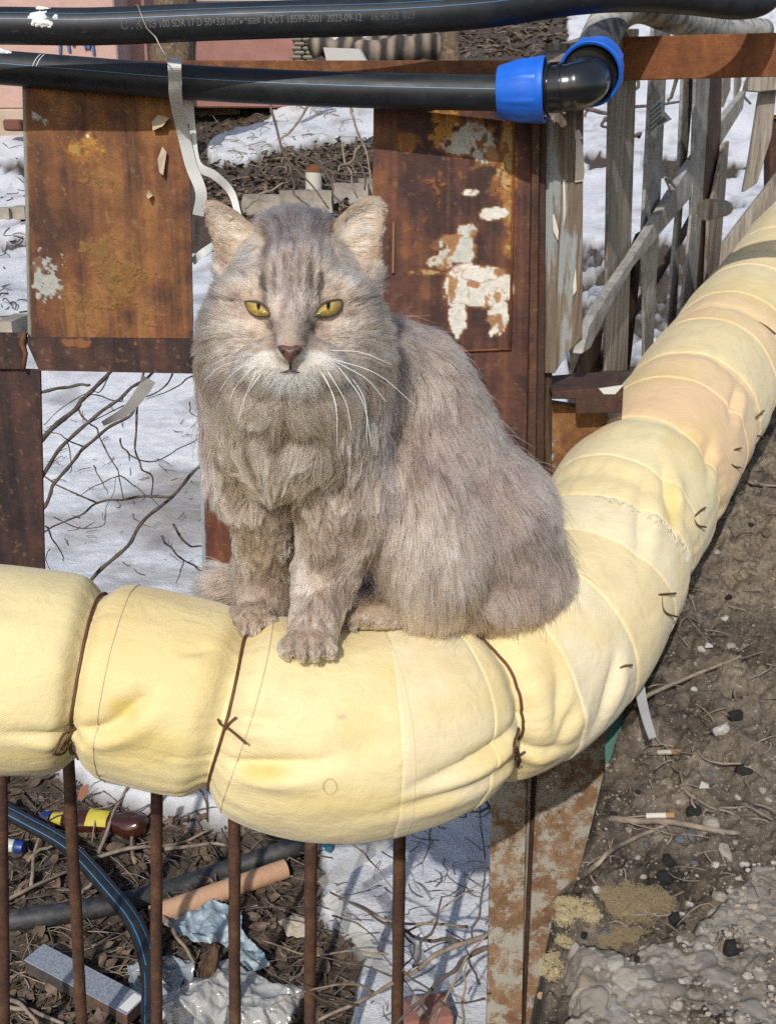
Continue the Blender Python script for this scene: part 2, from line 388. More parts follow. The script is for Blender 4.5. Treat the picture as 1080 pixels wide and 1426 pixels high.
# crumbling concrete slab at the lower right
def slab():
    n = 400; xs = np.linspace(.10, .62, n); ys = np.linspace(.36, .95, n)
    Xg, Yg = np.meshgrid(xs, ys, indexing='ij'); X = Xg.ravel(); Y = Yg.ravel()
    z, e = bank_z(X, Y); pl = np.stack([X, Y, X * 0], 1)
    P = np.stack([X, Y, z], 1); qx, qy, _ = project(P)
    ins = inpoly(qx, qy, SLABP) + (fbm(pl * 26, 4, 81) - .5) * 70
    h = sstep(-8, 22, ins)
    agg_h = np.zeros(len(X)); global AGG; AGG = np.zeros(len(X))
    wx, wy = X + (fbm(pl * 60, 2, 86) - .5) * .012, Y + (fbm(pl * 60, 2, 87) - .5) * .012
    for cell, hh, sd_ in ((.024, .004, 1), (.013, .003, 2), (.007, .0018, 3)):
        f1, rv = worley(wx, wy, cell, sd_); rad = .18 + .34 * rv; dome_ = np.sqrt(np.clip(1 - (f1 / rad) ** 2, 0, 1)) * (rv > .5); up_h = dome_ ** .6 * hh * rv; win = up_h > agg_h; AGG = np.where(win & (dome_ > .1), .15 + .85 * ((rv * 7.3) % 1), AGG); agg_h = np.maximum(agg_h, up_h)
    vor = fbm(pl * 55, 4, 83); zz = .012 + .06 * (Y - .7) * .6 + (fbm(pl * 7, 4, 85) - .5) * .012 + (vor - .5) * .010 + agg_h
    P[:, 2] = lerp(z - .02, np.maximum(zz, z - .004), h)
    f = grid_faces(n, n); keep = (ins[f].max(1) > -25); f = f[keep]
    used = np.unique(f); re = np.full(len(P), -1); re[used] = np.arange(len(used)); return P[used], re[f], AGG[used]
sp, sf, sagg = slab()
sm = NT('old_concrete'); v1 = sm.voro(46, sm.map(1)); v2 = sm.voro(46, None, 'DISTANCE_TO_EDGE'); q1 = sm.noise(60, 7, .72); q2 = sm.noise(12, 5); vc = sm.voro(46, None, 'F1', 'Color')
cc = sm.ramp(q1, [(.3, (.13, .11, .088)), (.55, (.27, .24, .20)), (.75, (.40, .365, .31))])
agg = sm.mix(.12, sm.ramp(q2, [(.3, (.3, .27, .22)), (.7, (.36, .33, .29))]), vc, 'SOFT_LIGHT')
ag_ = sm.attr('agg', 'Fac'); cc = sm.mix(sm.ramp(ag_, [(.05, 0.0), (.1, .85)]), cc, sm.ramp(ag_, [(.15, (.13, .105, .08)), (.4, (.26, .23, .19)), (.6, (.19, .175, .16)), (.8, (.38, .345, .295)), (1.0, (.24, .19, .135))]))
cc = sm.mix(sm.math('MULTIPLY', sm.ramp(q2, [(.5, 0.0), (.65, 1.0)]), .5), cc, (.12, .095, .07))
sm.set(col=cc, rough=.95, spec=.15); sm.bump(q1, .7, .003)
tag(mesh('concrete_slab', sp, sf, sm.m, True, attrs={'agg': sagg}), 'crumbling pale concrete edge with stones set in it at the lower right', kind='structure')

# ------------------------------------------------------------------ stones lying on the bank
def rock_mesh(seed, sub=2, flat=.6, rough=.35):
    import bmesh
    b = bmesh.new(); bmesh.ops.create_icosphere(b, subdivisions=sub, radius=1); v = np.array([q.co[:] for q in b.verts]); f = [[q.index for q in g.verts] for g in b.faces]; b.free()
    rs = np.random.RandomState(seed); r = 1 + (fbm(v * 1.3 + seed * 3.1, 3, seed) - .5) * 2 * rough
    for _ in range(5):                        # broken faces
        n = rs.normal(size=3); n /= np.linalg.norm(n); k = rs.uniform(.5, .8); d = v @ n * r; m = d > k; r = np.where(m, k / np.maximum(v @ n, .2), r)
    v = v * r[:, None] * np.array([1, rs.uniform(.65, .95), flat]); return v, f
def stone_mat(name, a, b):
    t = NT(name); n = t.noise(3, 6, .7); n2 = t.noise(14, 5, .7)
    t.set(col=t.ramp(t.math('ADD', t.math('MULTIPLY', n, .6), t.math('MULTIPLY', n2, .4)), [(.35, a), (.65, b)]), rough=.9, spec=.2); t.bump(n2, .5, .05); return t.m
STM = [stone_mat('stone_pale', (.26, .22, .17), (.46, .42, .36)), stone_mat('stone_brown', (.08, .06, .045), (.2, .155, .11)), stone_mat('stone_blue_grey', (.08, .085, .09), (.17, .18, .19)), stone_mat('stone_black', (.012, .012, .012), (.04, .038, .035)), stone_mat('stone_white', (.4, .38, .34), (.6, .57, .52))]
ROCKS = []
for k in range(10):
    v, f = rock_mesh(k, 2, .62); me = bpy.data.meshes.new('stone'); me.from_pydata(v.tolist(), [], f); me.materials.append(STM[k % 5]); ROCKS.append(me)
def stone(loc, r, k, parent, rs=RS):
    o = bpy.data.objects.new('stone', ROCKS[k]); SC.collection.objects.link(o); o.parent = parent
    o.location = Vector(loc) - Vector(parent['_o']); o.scale = (r, r, r); o.rotation_euler = (rs.uniform(-.4, .4), rs.uniform(-.4, .4), rs.uniform(0, 6.3)); return o
marked = [(985, 1152, 17, 0), (1003, 1018, 15, 4), (1010, 1190, 15, 5), (943, 1170, 11, 2), (900, 1178, 8, 2), (966, 1204, 8, 2), (930, 1200, 15, 3), (925, 1223, 16, 3), (1000, 1250, 13, 0), (1036, 1205, 9, 4), (992, 1272, 11, 0), (1056, 1302, 11, 4), (940, 1281, 15, 3), (1005, 1297, 13, 5), (960, 1260, 8, 4), (850, 1337, 11, 7), (852, 1355, 12, 7), (885, 1366, 22, 0), (1015, 1322, 18, 3), (995, 1205, 7, 9), (947, 1119, 8, 5), (905, 1150, 9, 1), (880, 1175, 9, 6), (948, 1310, 11, 5), (1008, 862, 8, 4), (975, 904, 7, 9), (1015, 900, 8, 0), (1055, 1360, 15, 5), (1040, 1368, 12, 0), (815, 1375, 11, 7), (1000, 1380, 14, 5), (940, 1400, 13, 0), (1030, 1420, 14, 0), (900, 1400, 9, 6), (1062, 1230, 12, 4)]
for (qx, qy, r, k) in marked:
    P = BHit(qx, qy); d = project([P])[2][0]; stone(P + Vector((0, 0, r * d / F * .15)), r * d / F, k, bank_o)
rs = np.random.RandomState(5); i = 0
while i < 190:
    qx, qy = rs.uniform(790, 1080), rs.uniform(700, 1426); dens = sstep(900, 1250, qy) * .8 + .2
    if rs.rand() > dens: continue
    P = BHit(qx, qy)
    if bank_z(np.array([P.x]), np.array([P.y]))[1][0] < -.03: continue
    d = project([P])[2][0]; r = rs.uniform(3, 8) * (1 + (rs.rand() < .12)); stone(P, r * d / F, int(rs.choice([0, 1, 1, 5, 6, 6, 2, 3, 8, 6, 1, 4])), bank_o, rs); i += 1
def scatter_stuff(name, pts, sizes, mat, label, seed=0, flat=.7):
    rs = np.random.RandomState(seed); base = [rock_mesh(50 + q, 1, flat) for q in range(4)]; V = []; Fc = []; o = 0
    for P, r in zip(pts, sizes):
        v, f = base[rs.randint(4)]; a = rs.uniform(0, 6.3); c, s = math.cos(a), math.sin(a)
        V.append((v @ np.array([[c, s, 0], [-s, c, 0], [0, 0, 1]])) * r + np.array(P)); Fc.append(np.array(f) + o); o += len(v)
    return tag(mesh(name, np.concatenate(V), np.concatenate(Fc), mat), label, kind='stuff')
grit = []; gsz = []
while len(grit) < 5200:
    qx, qy = rs.uniform(760, 1090), rs.uniform(600, 1426); P = BHit(qx, qy); d = project([P])[2][0]
    grit.append(P); gsz.append(abs(rs.normal(1.4, .8)) * d / F + .0006)
gt = NT('grit'); gt.set(col=gt.ramp(gt.noise(70, 3), [(.3, (.05, .04, .03)), (.5, (.15, .12, .09)), (.66, (.32, .28, .23))]), rough=.9)
scatter_stuff('gravel', grit, gsz, gt.m, 'fine grit and clods strewn over the earth bank', 3)
sb = []; sz_ = []
while len(sb) < 240:
    qx, qy = rs.uniform(780, 1090), rs.uniform(1200, 1440)
    if inpoly(np.array([qx]), np.array([qy]), SLABP)[0] < 6: continue
    P = BHit(qx, qy); d = project([P])[2][0]; sb.append(P + Vector((0, 0, .004 + .004 * rs.rand()))); sz_.append((2.2 + abs(rs.normal(0, 3.2))) * d / F)
sbm = NT('slab_aggregate'); sbm.set(col=sbm.ramp(sbm.noise(38, 3), [(.3, (.14, .115, .09)), (.48, (.30, .265, .215)), (.68, (.42, .385, .33))]), rough=.9); sbm.bump(sbm.noise(300, 4), .5, .002)
scatter_stuff('slab_pebbles', sb, sz_, sbm.m, 'small stones bedded in the crumbling concrete', 8, .55)
# clods and crumbs on the yard soil
cl = []; cs = []
while len(cl) < 2600:
    qx, qy = rs.uniform(-60, 520), rs.uniform(1065, 1440); P = THit(qx, qy)
    if snowmask(np.array([P.x]), np.array([P.y]))[0] > .45: continue
    d = project([P])[2][0]; cl.append(P); cs.append(abs(rs.normal(2.4, 2.0)) * d / F)
ct = NT('soil_crumb'); ct.set(col=ct.ramp(ct.noise(30, 4), [(.35, (.02, .016, .013)), (.7, (.1, .078, .058))]), rough=.95)
scatter_stuff('soil_crumbs', cl, cs, ct.m, 'dark crumbs of soil on the muddy yard', 4)
# ================================================================== THE RUSTY METAL FENCE
FY = 1.25
fence = thing('metal_fence', (0.0, FY, -.6), 'rusty metal fence of sheet panels and rods behind the cat', 'fence')
M['sheet'] = vcol_mat('rusty_sheet', .72, 120, .55, .45, .0012)
def sheet(name, poly, Y, seed, tone='brown', flakes=(), thick=.003, parent=None, edge=None, step=.0017):
    """a flat plate cut to a pixel outline on the plane y = Y, front face finely divided, with rust colours"""
    pts = [WY(px, py, Y) for px, py in poly]; xs = [p.x for p in pts]; zs = [p.z for p in pts]
    nx = int((max(xs) - min(xs)) / step) + 2; nz = int((max(zs) - min(zs)) / step) + 2
    # bilinear patch between the four corners (tl, tr, br, bl)
    tl, tr, br, bl = [np.array(p) for p in pts]
    U, V = np.meshgrid(np.linspace(0, 1, nx), np.linspace(0, 1, nz), indexing='ij'); U = U.ravel()[:, None]; V = V.ravel()[:, None]
    P = lerp(lerp(tl, tr, U), lerp(bl, br, U), V); U = U[:, 0]; V = V[:, 0]
    q = P + seed * 7.7
    big = fbm(q * 9, 5, seed); med = fbm(q * 40, 5, seed + 3); fin = fbm(q * 150, 4, seed + 5)
    str_ = fbm(q * np.array([60, 1, 6]), 5, seed + 8)
    pal = {'brown': ((.05, .026, .023), (.10, .043, .03), (.22, .088, .034)), 'orange': ((.072, .033, .021), (.155, .064, .027), (.26, .118, .041)), 'dark': ((.026, .017, .017), (.048, .026, .023), (.085, .04, .028)), 'red': ((.09, .035, .022), (.15, .052, .03), (.2, .075, .035))}[tone]
    t = .30 * big + .32 * med + .38 * str_
    c = lerp(np.array(pal[0]), np.array(pal[1]), sstep(.4, .52, t)[:, None]); c = lerp(c, np.array(pal[2]), sstep(.51, .66, t)[:, None])
    c = c * (.75 + .5 * fin)[:, None]
    drip = sstep(.57, .68, fbm(q * np.array([150, 1, 5]), 4, seed + 60)); c = lerp(c, np.array(pal[2]) * 1.25, (drip * .2)[:, None]); drip2 = sstep(.58, .68, fbm(q * np.array([90, 1, 4]), 4, seed + 64)); c = lerp(c, np.array(pal[0]) * .7, (drip2 * .45)[:, None])
    speck = sstep(.70, .76, fbm(q * 210, 2, seed + 70)); c = lerp(c, np.array((.34, .22, .11)), (speck * .2)[:, None])
    px, py, _ = project(P); lift = np.zeros(len(P))
    for (cx, cy, rx, ry, col, thr, halo) in flakes:
        e = 1 - ((np.abs(px - cx) / rx) ** 2.4 + (np.abs(py - cy) / ry) ** 2.4)
        nn = (med - .5) * 3.4 + (fin - .5) * 2.6 + (big - .5) * 1.5
        h = sstep(thr - .55, thr + .15, np.clip(e, -1.5, 1) + nn) * sstep(-1.0, -.2, e)
        if halo: c = lerp(c, np.array((.36, .15, .03)) * (.7 + .6 * fin)[:, None], (.75 * h)[:, None])
        m = sstep(thr, thr + .07, np.clip(e, -1.5, 1) + nn * .8) * sstep(-.9, -.3, e)
        pit = sstep(.6, .66, fbm(q * 75, 3, seed + 30)); m = m * (1 - pit * .9)
        c = lerp(c, np.array(col) * (.8 + .4 * fin)[:, None], m[:, None]); lift += m * .0006
    if edge is not None:                       # paint left along the left rim
        m = sstep(.022, .012, U + (med - .5) * .02) * (fbm(q * np.array([1, 1, 20]), 3, seed + 40) > .36); c = lerp(c, np.array(edge), m[:, None])
    P2 = P.copy(); P2[:, 1] -= lift + .0008 * (med - .5) + .004 * (fbm(q * 6, 2, seed + 50) - .5)
    f = grid_faces(nx, nz)
    # rim and back
    o = len(P2); ring = [i * nz for i in range(nx)] + [(nx - 1) * nz + j for j in range(1, nz)] + [i * nz + nz - 1 for i in range(nx - 2, -1, -1)] + [j for j in range(nz - 2, 0, -1)]
    B = P2[ring].copy(); B[:, 1] = Y + thick + .002; nr = len(ring)
    rim = np.array([(ring[k], ring[(k + 1) % nr], o + (k + 1) % nr, o + k) for k in range(nr)])
    cb = np.tile(np.array((.06, .032, .02)), (nr, 1)) if edge is None else np.tile(np.array(edge) * .8, (nr, 1))
    faces = f.tolist() + rim.tolist() + [list(range(o, o + nr))]
    ob = mesh(name, np.vstack([P2, B]), faces, M['sheet'], False, np.vstack([c, cb]), parent or fence)
    return ob
GREY = (.33, .34, .31); WHT = (.62, .59, .52); YEL = (.34, .19, .05); TEAL = (.22, .27, .27)
sheet('rusty_panel', [(31, 118), (262, 124), (269, 478), (40, 476)], FY, 3, 'orange', [(120, 200, 40, 26, YEL, .95, 1), (62, 300, 26, 34, GREY, .98, 0), (66, 372, 30, 60, GREY, .95, 0), (115, 192, 26, 16, WHT, 1.25, 1), (130, 330, 90, 140, (.19, .10, .03), 1.3, 0), (200, 420, 60, 60, (.2, .1, .03), 1.35, 0), (60, 160, 30, 20, GREY, 1.1, 0)], edge=(.23, .23, .2))
sheet('rusty_panel', [(520, 140), (748, 140), (742, 640), (515, 640)], FY, 5, 'brown', [(640, 192, 42, 26, (.42, .42, .38), .2, 1), (618, 178, 20, 34, (.4, .19, .04), .3, 1), (672, 205, 20, 26, (.42, .42, .38), .5, 1), (708, 215, 10, 170, (.33, .22, .08), .75, 1), (685, 298, 20, 9, WHT, .15, 1), (655, 268, 15, 7, WHT, .2, 1), (650, 322, 14, 9, (.5, .5, .44), .2, 1), (640, 345, 26, 18, (.5, .5, .44), .05, 1), (612, 366, 15, 9, (.5, .45, .36), .15, 1), (665, 400, 40, 28, WHT, -.15, 1), (638, 425, 13, 42, WHT, .1, 1), (692, 440, 14, 34, WHT, .05, 1), (668, 382, 22, 9, WHT, .2, 1), (700, 250, 12, 16, (.42, .28, .12), .3, 1), (585, 380, 30, 5, (.38, .26, .12), .5, 1), (575, 200, 26, 16, (.2, .09, .03), .8, 1), (600, 290, 60, 90, (.17, .075, .03), 1.3, 0), (640, 250, 80, 120, (.19, .08, .03), 1.3, 0)])
sheet('rusty_panel', [(-160, 508), (56, 515), (63, 850), (-160, 850)], FY, 7, 'dark')
sheet('rusty_panel', [(275, 515), (560, 518), (560, 850), (283, 850)], FY, 9, 'red', edge=(.28, .33, .33))
sheet('cross_strip', [(34, 470), (540, 474), (540, 526), (55, 516)], FY - .006, 11, 'dark', [(150, 478, 90, 8, (.19, .08, .03), .9, 0)])
sheet('cross_strip', [(-160, 462), (37, 464), (33, 514), (-160, 512)], FY - .007, 13, 'dark')
# strip weld bead on the joint
mb = MB(); mb.tube([WY(x, y, FY - .009) for x, y in ((35, 462), (31, 478), (36, 492), (33, 514))], [.002, .004, .003, .0025], 8); build(mb, 'weld_bead', M['rust'], fence, True)
# right sheet: folded seam and lower edge
mb = MB(); mb.tube([WY(716, 150, FY - .002), WY(713, 320, FY - .002), WY(710, 486, FY - .002)], .0016, 6); mb.tube([WY(640, 489, FY - .002), WY(710, 486, FY - .002)], .0014, 6); build(mb, 'folded_seam', M['rust_orange'], fence, True)
mb = MB(); mb.tube([WY(x, y, FY - .002) for x, y in ((548, 310), (547, 380))], .0015, 6); build(mb, 'dry_stem', simple('dry_stem', (.25, .12, .05), .8), fence)
def vbox(pl, Y, depth, name, mat, parent=fence, bev=.0015):
    mb = MB(); mb.prism([WY(x, y, Y) for x, y in pl], (0, depth, 0)); o = build(mb, name, mat, parent); bevel(o, bev, 2); return o
# top rail: an angle iron along the top of the sheets
mb = MB(); a, b = WY(-160, 84, FY - .008), WY(770, 84, FY - .008); hz = WY(300, 84, FY).z - WY(300, 116, FY).z
mb.prism([a, b, b + Vector((0, 0, -hz)), a + Vector((0, 0, -hz))], (0, .005, 0))
o = build(mb, 'top_rail', M['rust'], fence); bevel(o, .001)
mb = MB(); a, b = WY(-160, 84, FY - .003) + Vector((0, 0, -.0005)), WY(770, 84, FY - .003) + Vector((0, 0, -.0005)); mb.prism([a, b, b + Vector((0, .035, 0)), a + Vector((0, .035, 0))], (0, 0, -.005)); build(mb, 'rail_flange', M['rust'], fence)
# lower rail (behind the yellow pipe) and rods
mb = MB(); mb.box((0.0 - .15, FY + .012, WY(400, 990, FY).z), (1.1, .012, .04)); build(mb, 'lower_rail', M['rust_dark'], fence)
zt = WY(400, 970, FY).z
for x0, x1 in ((-112, -104), (2, 6), (96, 114), (218, 218), (326, 327), (433, 432), (557, 553)):
    p = WY(x0, 1075, FY - .002); q = WY(x1, 1420, FY - .002); dvec = (q - p).normalized()
    top = p - dvec * ((zt - p.z) / -dvec.z) ; bot = q + dvec * .2
    mb = MB(); pts = [lerp(top, bot, k / 12) + Vector((random.uniform(-1, 1) * .0006, 0, 0)) for k in range(13)]; mb.tube(pts, [.0084 + random.uniform(-.0004, .0004) for _ in pts], 12); build(mb, 'rod', M['rust_rod'], fence, True)
# corner: angle iron, plank, and the broad lower post
vbox([(742, 120), (752, 120), (745, 700), (733, 700)], FY - .014, .03, 'edge_angle', rust_mat('edge_rust', (.03, .018, .014), (.07, .034, .022), (.15, .065, .03), (.36, .28, .16), .62, 1.6))
vbox([(752, 105), (760, 105), (757, 700), (745, 700)], FY - .004, .02, 'edge_angle', M['rust_dark'])
vbox([(686, 1040), (734, 1040), (722, 1640), (672, 1640)], FY - .012, .012, 'post_flange', M['rust_paint'])
vbox([(733, 1040), (742, 1040), (716, 1640), (708, 1640)], FY - .004, .03, 'post_web', M['wood_grey'])
vbox([(745, 1000), (850, 1000), (800, 1700), (705, 1700)], FY + .012, .09, 'post', M['rust_paint'])
vbox([(737, 1040), (748, 1040), (722, 1640), (712, 1640)], FY + .006, .01, 'post_edge', M['rust_dark'])
vbox([(762, 560), (846, 572), (850, 1000), (760, 1000)], FY + .02, .02, 'post', rust_mat('rust_bright', (.06, .03, .016), (.19, .085, .028), (.34, .19, .07), (.28, .32, .34), .6, 1.2))
vbox([(743, 480), (769, 480), (767, 720), (743, 720)], FY + .014, .02, 'rotten_plank', M['wood_brown'])
# channel bracket on top of the lower post
mb = MB()
bl = [(768, 545), (868, 538), (866, 575), (802, 577), (800, 556), (768, 556)]
mb.prism([WY(x, y, FY - .012) for x, y in bl], (0, .006, 0))
t0 = [WY(768, 545, FY - .011), WY(868, 538, FY - .011)]; mb.prism([t0[0], t0[1], t0[1] + Vector((.0, .075, .004)), t0[0] + Vector((0, .075, .004))], (0, 0, -.005))
o = build(mb, 'channel_bracket', M['rust_dark'], fence); bevel(o, .0015)
mb = MB(); mb.prism([WY(x, y, FY - .0135) for x, y in ((833, 541), (868, 536), (856, 549), (840, 549))], (0, .001, 0)); build(mb, 'paint_flake', simple('pale_paint', (.5, .5, .46), .7), fence)
for i, pl in enumerate(([(220, 160), (236, 164), (228, 176), (213, 182), (211, 170)], [(226, 204), (232, 212), (228, 244), (222, 240), (220, 222)], [(207, 264), (213, 272), (208, 277), (204, 272)])):
    mb = MB(); fr = [WY(x, y, FY - .006) for x, y in pl]; mb.prism([p + Vector((0, random.uniform(-.006, .002), 0)) for p in fr], (0, .002, 0)); build(mb, 'peeling_flake', simple('flake_cream', (.42, .34, .24), .8), fence)

# ================================================================== THE WOODEN PICKET FENCE RUNNING BACK
pick = thing('picket_fence', tuple(WP(900, 480)), 'weathered grey wooden picket fence running back beside the pipe', 'fence')
def plank3(pts, name, mat, parent, ext, ragged=0, sub=0):
    mb = MB(); mb.prism(pts, ext); o = build(mb, name, mat, parent); bevel(o, .0012, 1); return o
NV = Vector((PN[0], PN[1], 0)).normalized()    # across the picket plane
def picket(poly, mat, off=0.0, th=.005, name='picket'): return plank3([WP(x, y, off) for x, y in poly], name, mat, pick, NV * th)
picket([(846, 40), (884, 40), (880, 112), (868, 517), (838, 517)], M['wood_grey'])
picket([(905, 30), (930, 30), (922, 112), (908, 420), (903, 520), (893, 520), (890, 330)], M['wood_slate'])
picket([(950, 25), (966, 25), (962, 112), (945, 300), (935, 480), (920, 500), (938, 300)], M['wood_slate'])
picket([(966, 20), (990, 20), (986, 112), (976, 240), (960, 480), (938, 500), (958, 300)], M['wood_slate'], -.02)
picket([(884, 325), (896, 318), (888, 370), (872, 516), (846, 517), (862, 380)], M['wood_brown'], .03)
picket([(989, 10), (1001, 10), (998, 190), (976, 470), (958, 500), (976, 240)], M['rust_dark'], -.02, .006, 'post')
picket([(1003, 200), (1010, 196), (1003, 290), (992, 420), (976, 440), (982, 300)], M['wood_grey'], -.03, .006)
picket([(1004, 12), (1014, 12), (1013, 125), (1003, 150)], M['wood_grey'], .02)
picket([(1025, 10), (1032, 10), (1028, 120), (1020, 140)], M['wood_grey'], .02)
picket([(1037, 10), (1050, 10), (1048, 60), (1036, 60)], M['wood_slate'], .02)
picket([(812, 480), (835, 455), (828, 520), (796, 520)], M['wood_brown'], .02)
# diagonal rail
dp = [(796, 492), (806, 452), (835, 405), (868, 358), (905, 300), (950, 228), (985, 180), (1028, 127), (1025, 152), (990, 207), (950, 276), (905, 328), (868, 372), (836, 426), (808, 484)]
plank3([WP(x, y, -.012) for x, y in dp], 'diagonal_rail', M['wood_slate'], pick, NV * .012)
mb = MB()
mb.tube([WP(x, y, .06) for x, y in ((812, 545), (850, 480), (905, 400), (948, 330), (990, 250))], .008, 10); build(mb, 'back_pole', M['wood_brown'], pick, True)
# painted corner plank beside the sheet, with torn paper on it
plankY = FY + .004
mb = MB(); mb.prism([WY(x, y, plankY) for x, y in ((760, 60), (816, 60), (812, 170), (810, 470), (790, 492), (772, 520), (758, 520))], (0, .018, 0)); o = build(mb, 'corner_plank', M['wood_paint'], pick); bevel(o, .0012)
for pl in ([(801, 195), (806, 190), (811, 204), (813, 240), (812, 252), (800, 254)], [(800, 182), (806, 180), (812, 194), (800, 194)], [(768, 300), (771, 298), (777, 322), (776, 335), (770, 322)], [(783, 250), (786, 250), (787, 300), (784, 318)], [(797, 398), (801, 372), (802, 404), (798, 412)]):
    mb = MB(); mb.prism([WY(x, y, plankY - .003) + Vector((0, random.uniform(-.002, .001), 0)) for x, y in pl], (0, .0012, 0)); build(mb, 'torn_paper', simple('old_paper', (.55, .5, .41), .8), pick)
# notice pasted on the second picket: flat print
PNP = lambda x, y: WP(x, y, -.004)
mb = MB(); mb.prism([PNP(*p) for p in ((905, 150), (922, 132), (921, 152), (934, 166), (913, 178), (911, 192), (904, 188))], NV * .001); nb = build(mb, 'pasted_notice', simple('notice_paper', (.42, .41, .37), .85), pick)
mb = MB()
for k in range(5):
    y = 147 + k * 6.5; mb.prism([WP(905, y + 8, -.006), WP(920, y - 5, -.006), WP(920, y - 3, -.006), WP(905, y + 10, -.006)], NV * .0005)
mb.prism([WP(914, 171, -.006), WP(924, 163, -.006), WP(928, 167, -.006), WP(917, 174, -.006)], NV * .0005); build(mb, 'notice_print', simple('print_ink', (.09, .09, .09), .9), pick)
# rusty channel bar along the top, cap plate and corner box
mb = MB(); A = [WY(838, 52, FY + .17), WY(1200, 42, FY + .17), WY(1200, 103, FY + .17), WY(838, 113, FY + .17)]; mb.prism(A, (0, .006, 0)); mb.prism([A[0] + Vector((0, .007, -.001)), A[1] + Vector((0, .007, -.001)), A[1] + Vector((0, .03, .0)), A[0] + Vector((0, .03, 0))], (0, 0, -.005)); o = build(mb, 'top_channel', M['rust_orange'], pick); bevel(o, .001)
mb = MB(); mb.prism([WY(740, 78, FY - .016), WY(838, 70, FY - .016), WY(842, 40, FY + .09), WY(775, 62, FY + .05)], (0, 0, -.008)); o = build(mb, 'cap_plate', wood_mat('cap_wood', (.07, .05, .04), (.2, .16, .125), (.3, .27, .22), 'x'), fence); bevel(o, .001)
mb = MB(); mb.prism([WY(762, 85, FY - .01), WY(842, 78, FY - .01), WY(842, 118, FY - .01), WY(762, 118, FY - .01)], (0, .02, 0)); build(mb, 'corner_block', M['wood_paint'], fence)
# wood block stub, knot of wire on the post
mb = MB(); mb.tube([WP(984, 292, -.08), WP(1010, 290, -.08)], [.016, .012], 9); build(mb, 'wooden_stub', M['wood_grey'], pick)
mb = MB(); mb.tube([WP(x, y, -.05) for x, y in ((925, 247), (932, 250), (940, 262), (934, 256), (926, 250), (935, 270))], .0016, 6); build(mb, 'wire_knot', M['wire_grey'], pick)

# further fence piece at the right edge: hanging board and slanting rail
far = thing('broken_fence', (1.05, 2.9, -.2), 'broken fence section with a hanging plank behind the right end of the pipe', 'fence')
def fp(poly, Y, name, mat, th=.02): mb = MB(); mb.prism([WY(x, y, Y) for x, y in poly], (0, th, 0)); o = build(mb, name, mat, far); bevel(o, .002, 1); return o
fp([(1060, 112), (1082, 112), (1074, 190), (1054, 254), (1034, 268), (1044, 215)], 2.9, 'hanging_plank', M['wood_grey'])
fp([(1042, 100), (1120, 100), (1120, 122), (1056, 128), (1041, 127)], 2.86, 'cross_board', M['wood_grey'])
fp([(1071, 163), (1096, 163), (1096, 420), (1071, 420)], 2.95, 'post', M['rust_dark'], .05)
fp([(1068, 160), (1100, 160), (1100, 166), (1068, 166)], 2.94, 'post_cap', M['rust'], .07)
fp([(1120, 206), (1080, 243), (1037, 298), (996, 352), (994, 378), (1010, 370), (1050, 318), (1120, 245)], 2.8, 'slanting_rail', M['wood_grey'])
fp([(1008, 345), (1030, 330), (1022, 400), (1000, 400)], 2.86, 'picket', M['wood_brown'])
fp([(1044, 320), (1062, 300), (1056, 380), (1038, 380)], 2.86, 'picket', M['wood_brown'])

# ================================================================== BLACK WATER PIPES ALONG THE TOP
def pxpath(cp, n): return [W(x, y, d) for x, y, d in spline(cp, n)]
up = thing('water_pipe', tuple(W(400, 30, 1.06)), 'upper black water pipe with pale print, highest of the two', 'pipe', 'black water pipes on the fence')
upc = [(-90, 38, 1.06), (0, 36, 1.06), (130, 37, 1.06), (280, 31, 1.06), (400, 27, 1.06), (540, 23, 1.065), (680, 13, 1.075), (800, -4, 1.10), (880, -8, 1.13), (960, -3, 1.17), (1030, 4, 1.2), (1068, -8, 1.23), (1085, -60, 1.26)]
upp = pxpath(upc, 150); UR = .0172
mb = MB(); mb.tube(upp, UR, 40); build(mb, 'pipe', M['pipe'], up, True)
def on_pipe(pts, R, s_frac, ang, lift=.0004):
    """point on the pipe skin; ang measured from facing the camera, upwards positive"""
    x = s_frac * (len(pts) - 1); i = min(int(x), len(pts) - 2); p = lerp(pts[i], pts[i + 1], x - i)
    t = (pts[min(i + 1, len(pts) - 1)] - pts[i]).normalized(); v = (CAM - p); v = (v - t * v.dot(t)).normalized(); u = v.cross(t) * -1
    if u.z < 0: u = -u
    return p + (v * math.cos(ang) + u * math.sin(ang)) * (R + lift)
def stripe(pts, R, ang, w, parent, n=160, a=0, b=1):
    mb = MB(); A = [on_pipe(pts, R, lerp(a, b, k / n), ang) for k in range(n + 1)]; B = [on_pipe(pts, R, lerp(a, b, k / n), ang + w) for k in range(n + 1)]
    mb.add(A + B, [(k, k + 1, n + 1 + k + 1, n + 1 + k) for k in range(n)]); build(mb, 'blue_line', M['stripe'], parent, True)
stripe(upp, UR, .36, .03, up); stripe(upp, UR, .72, .025, up)
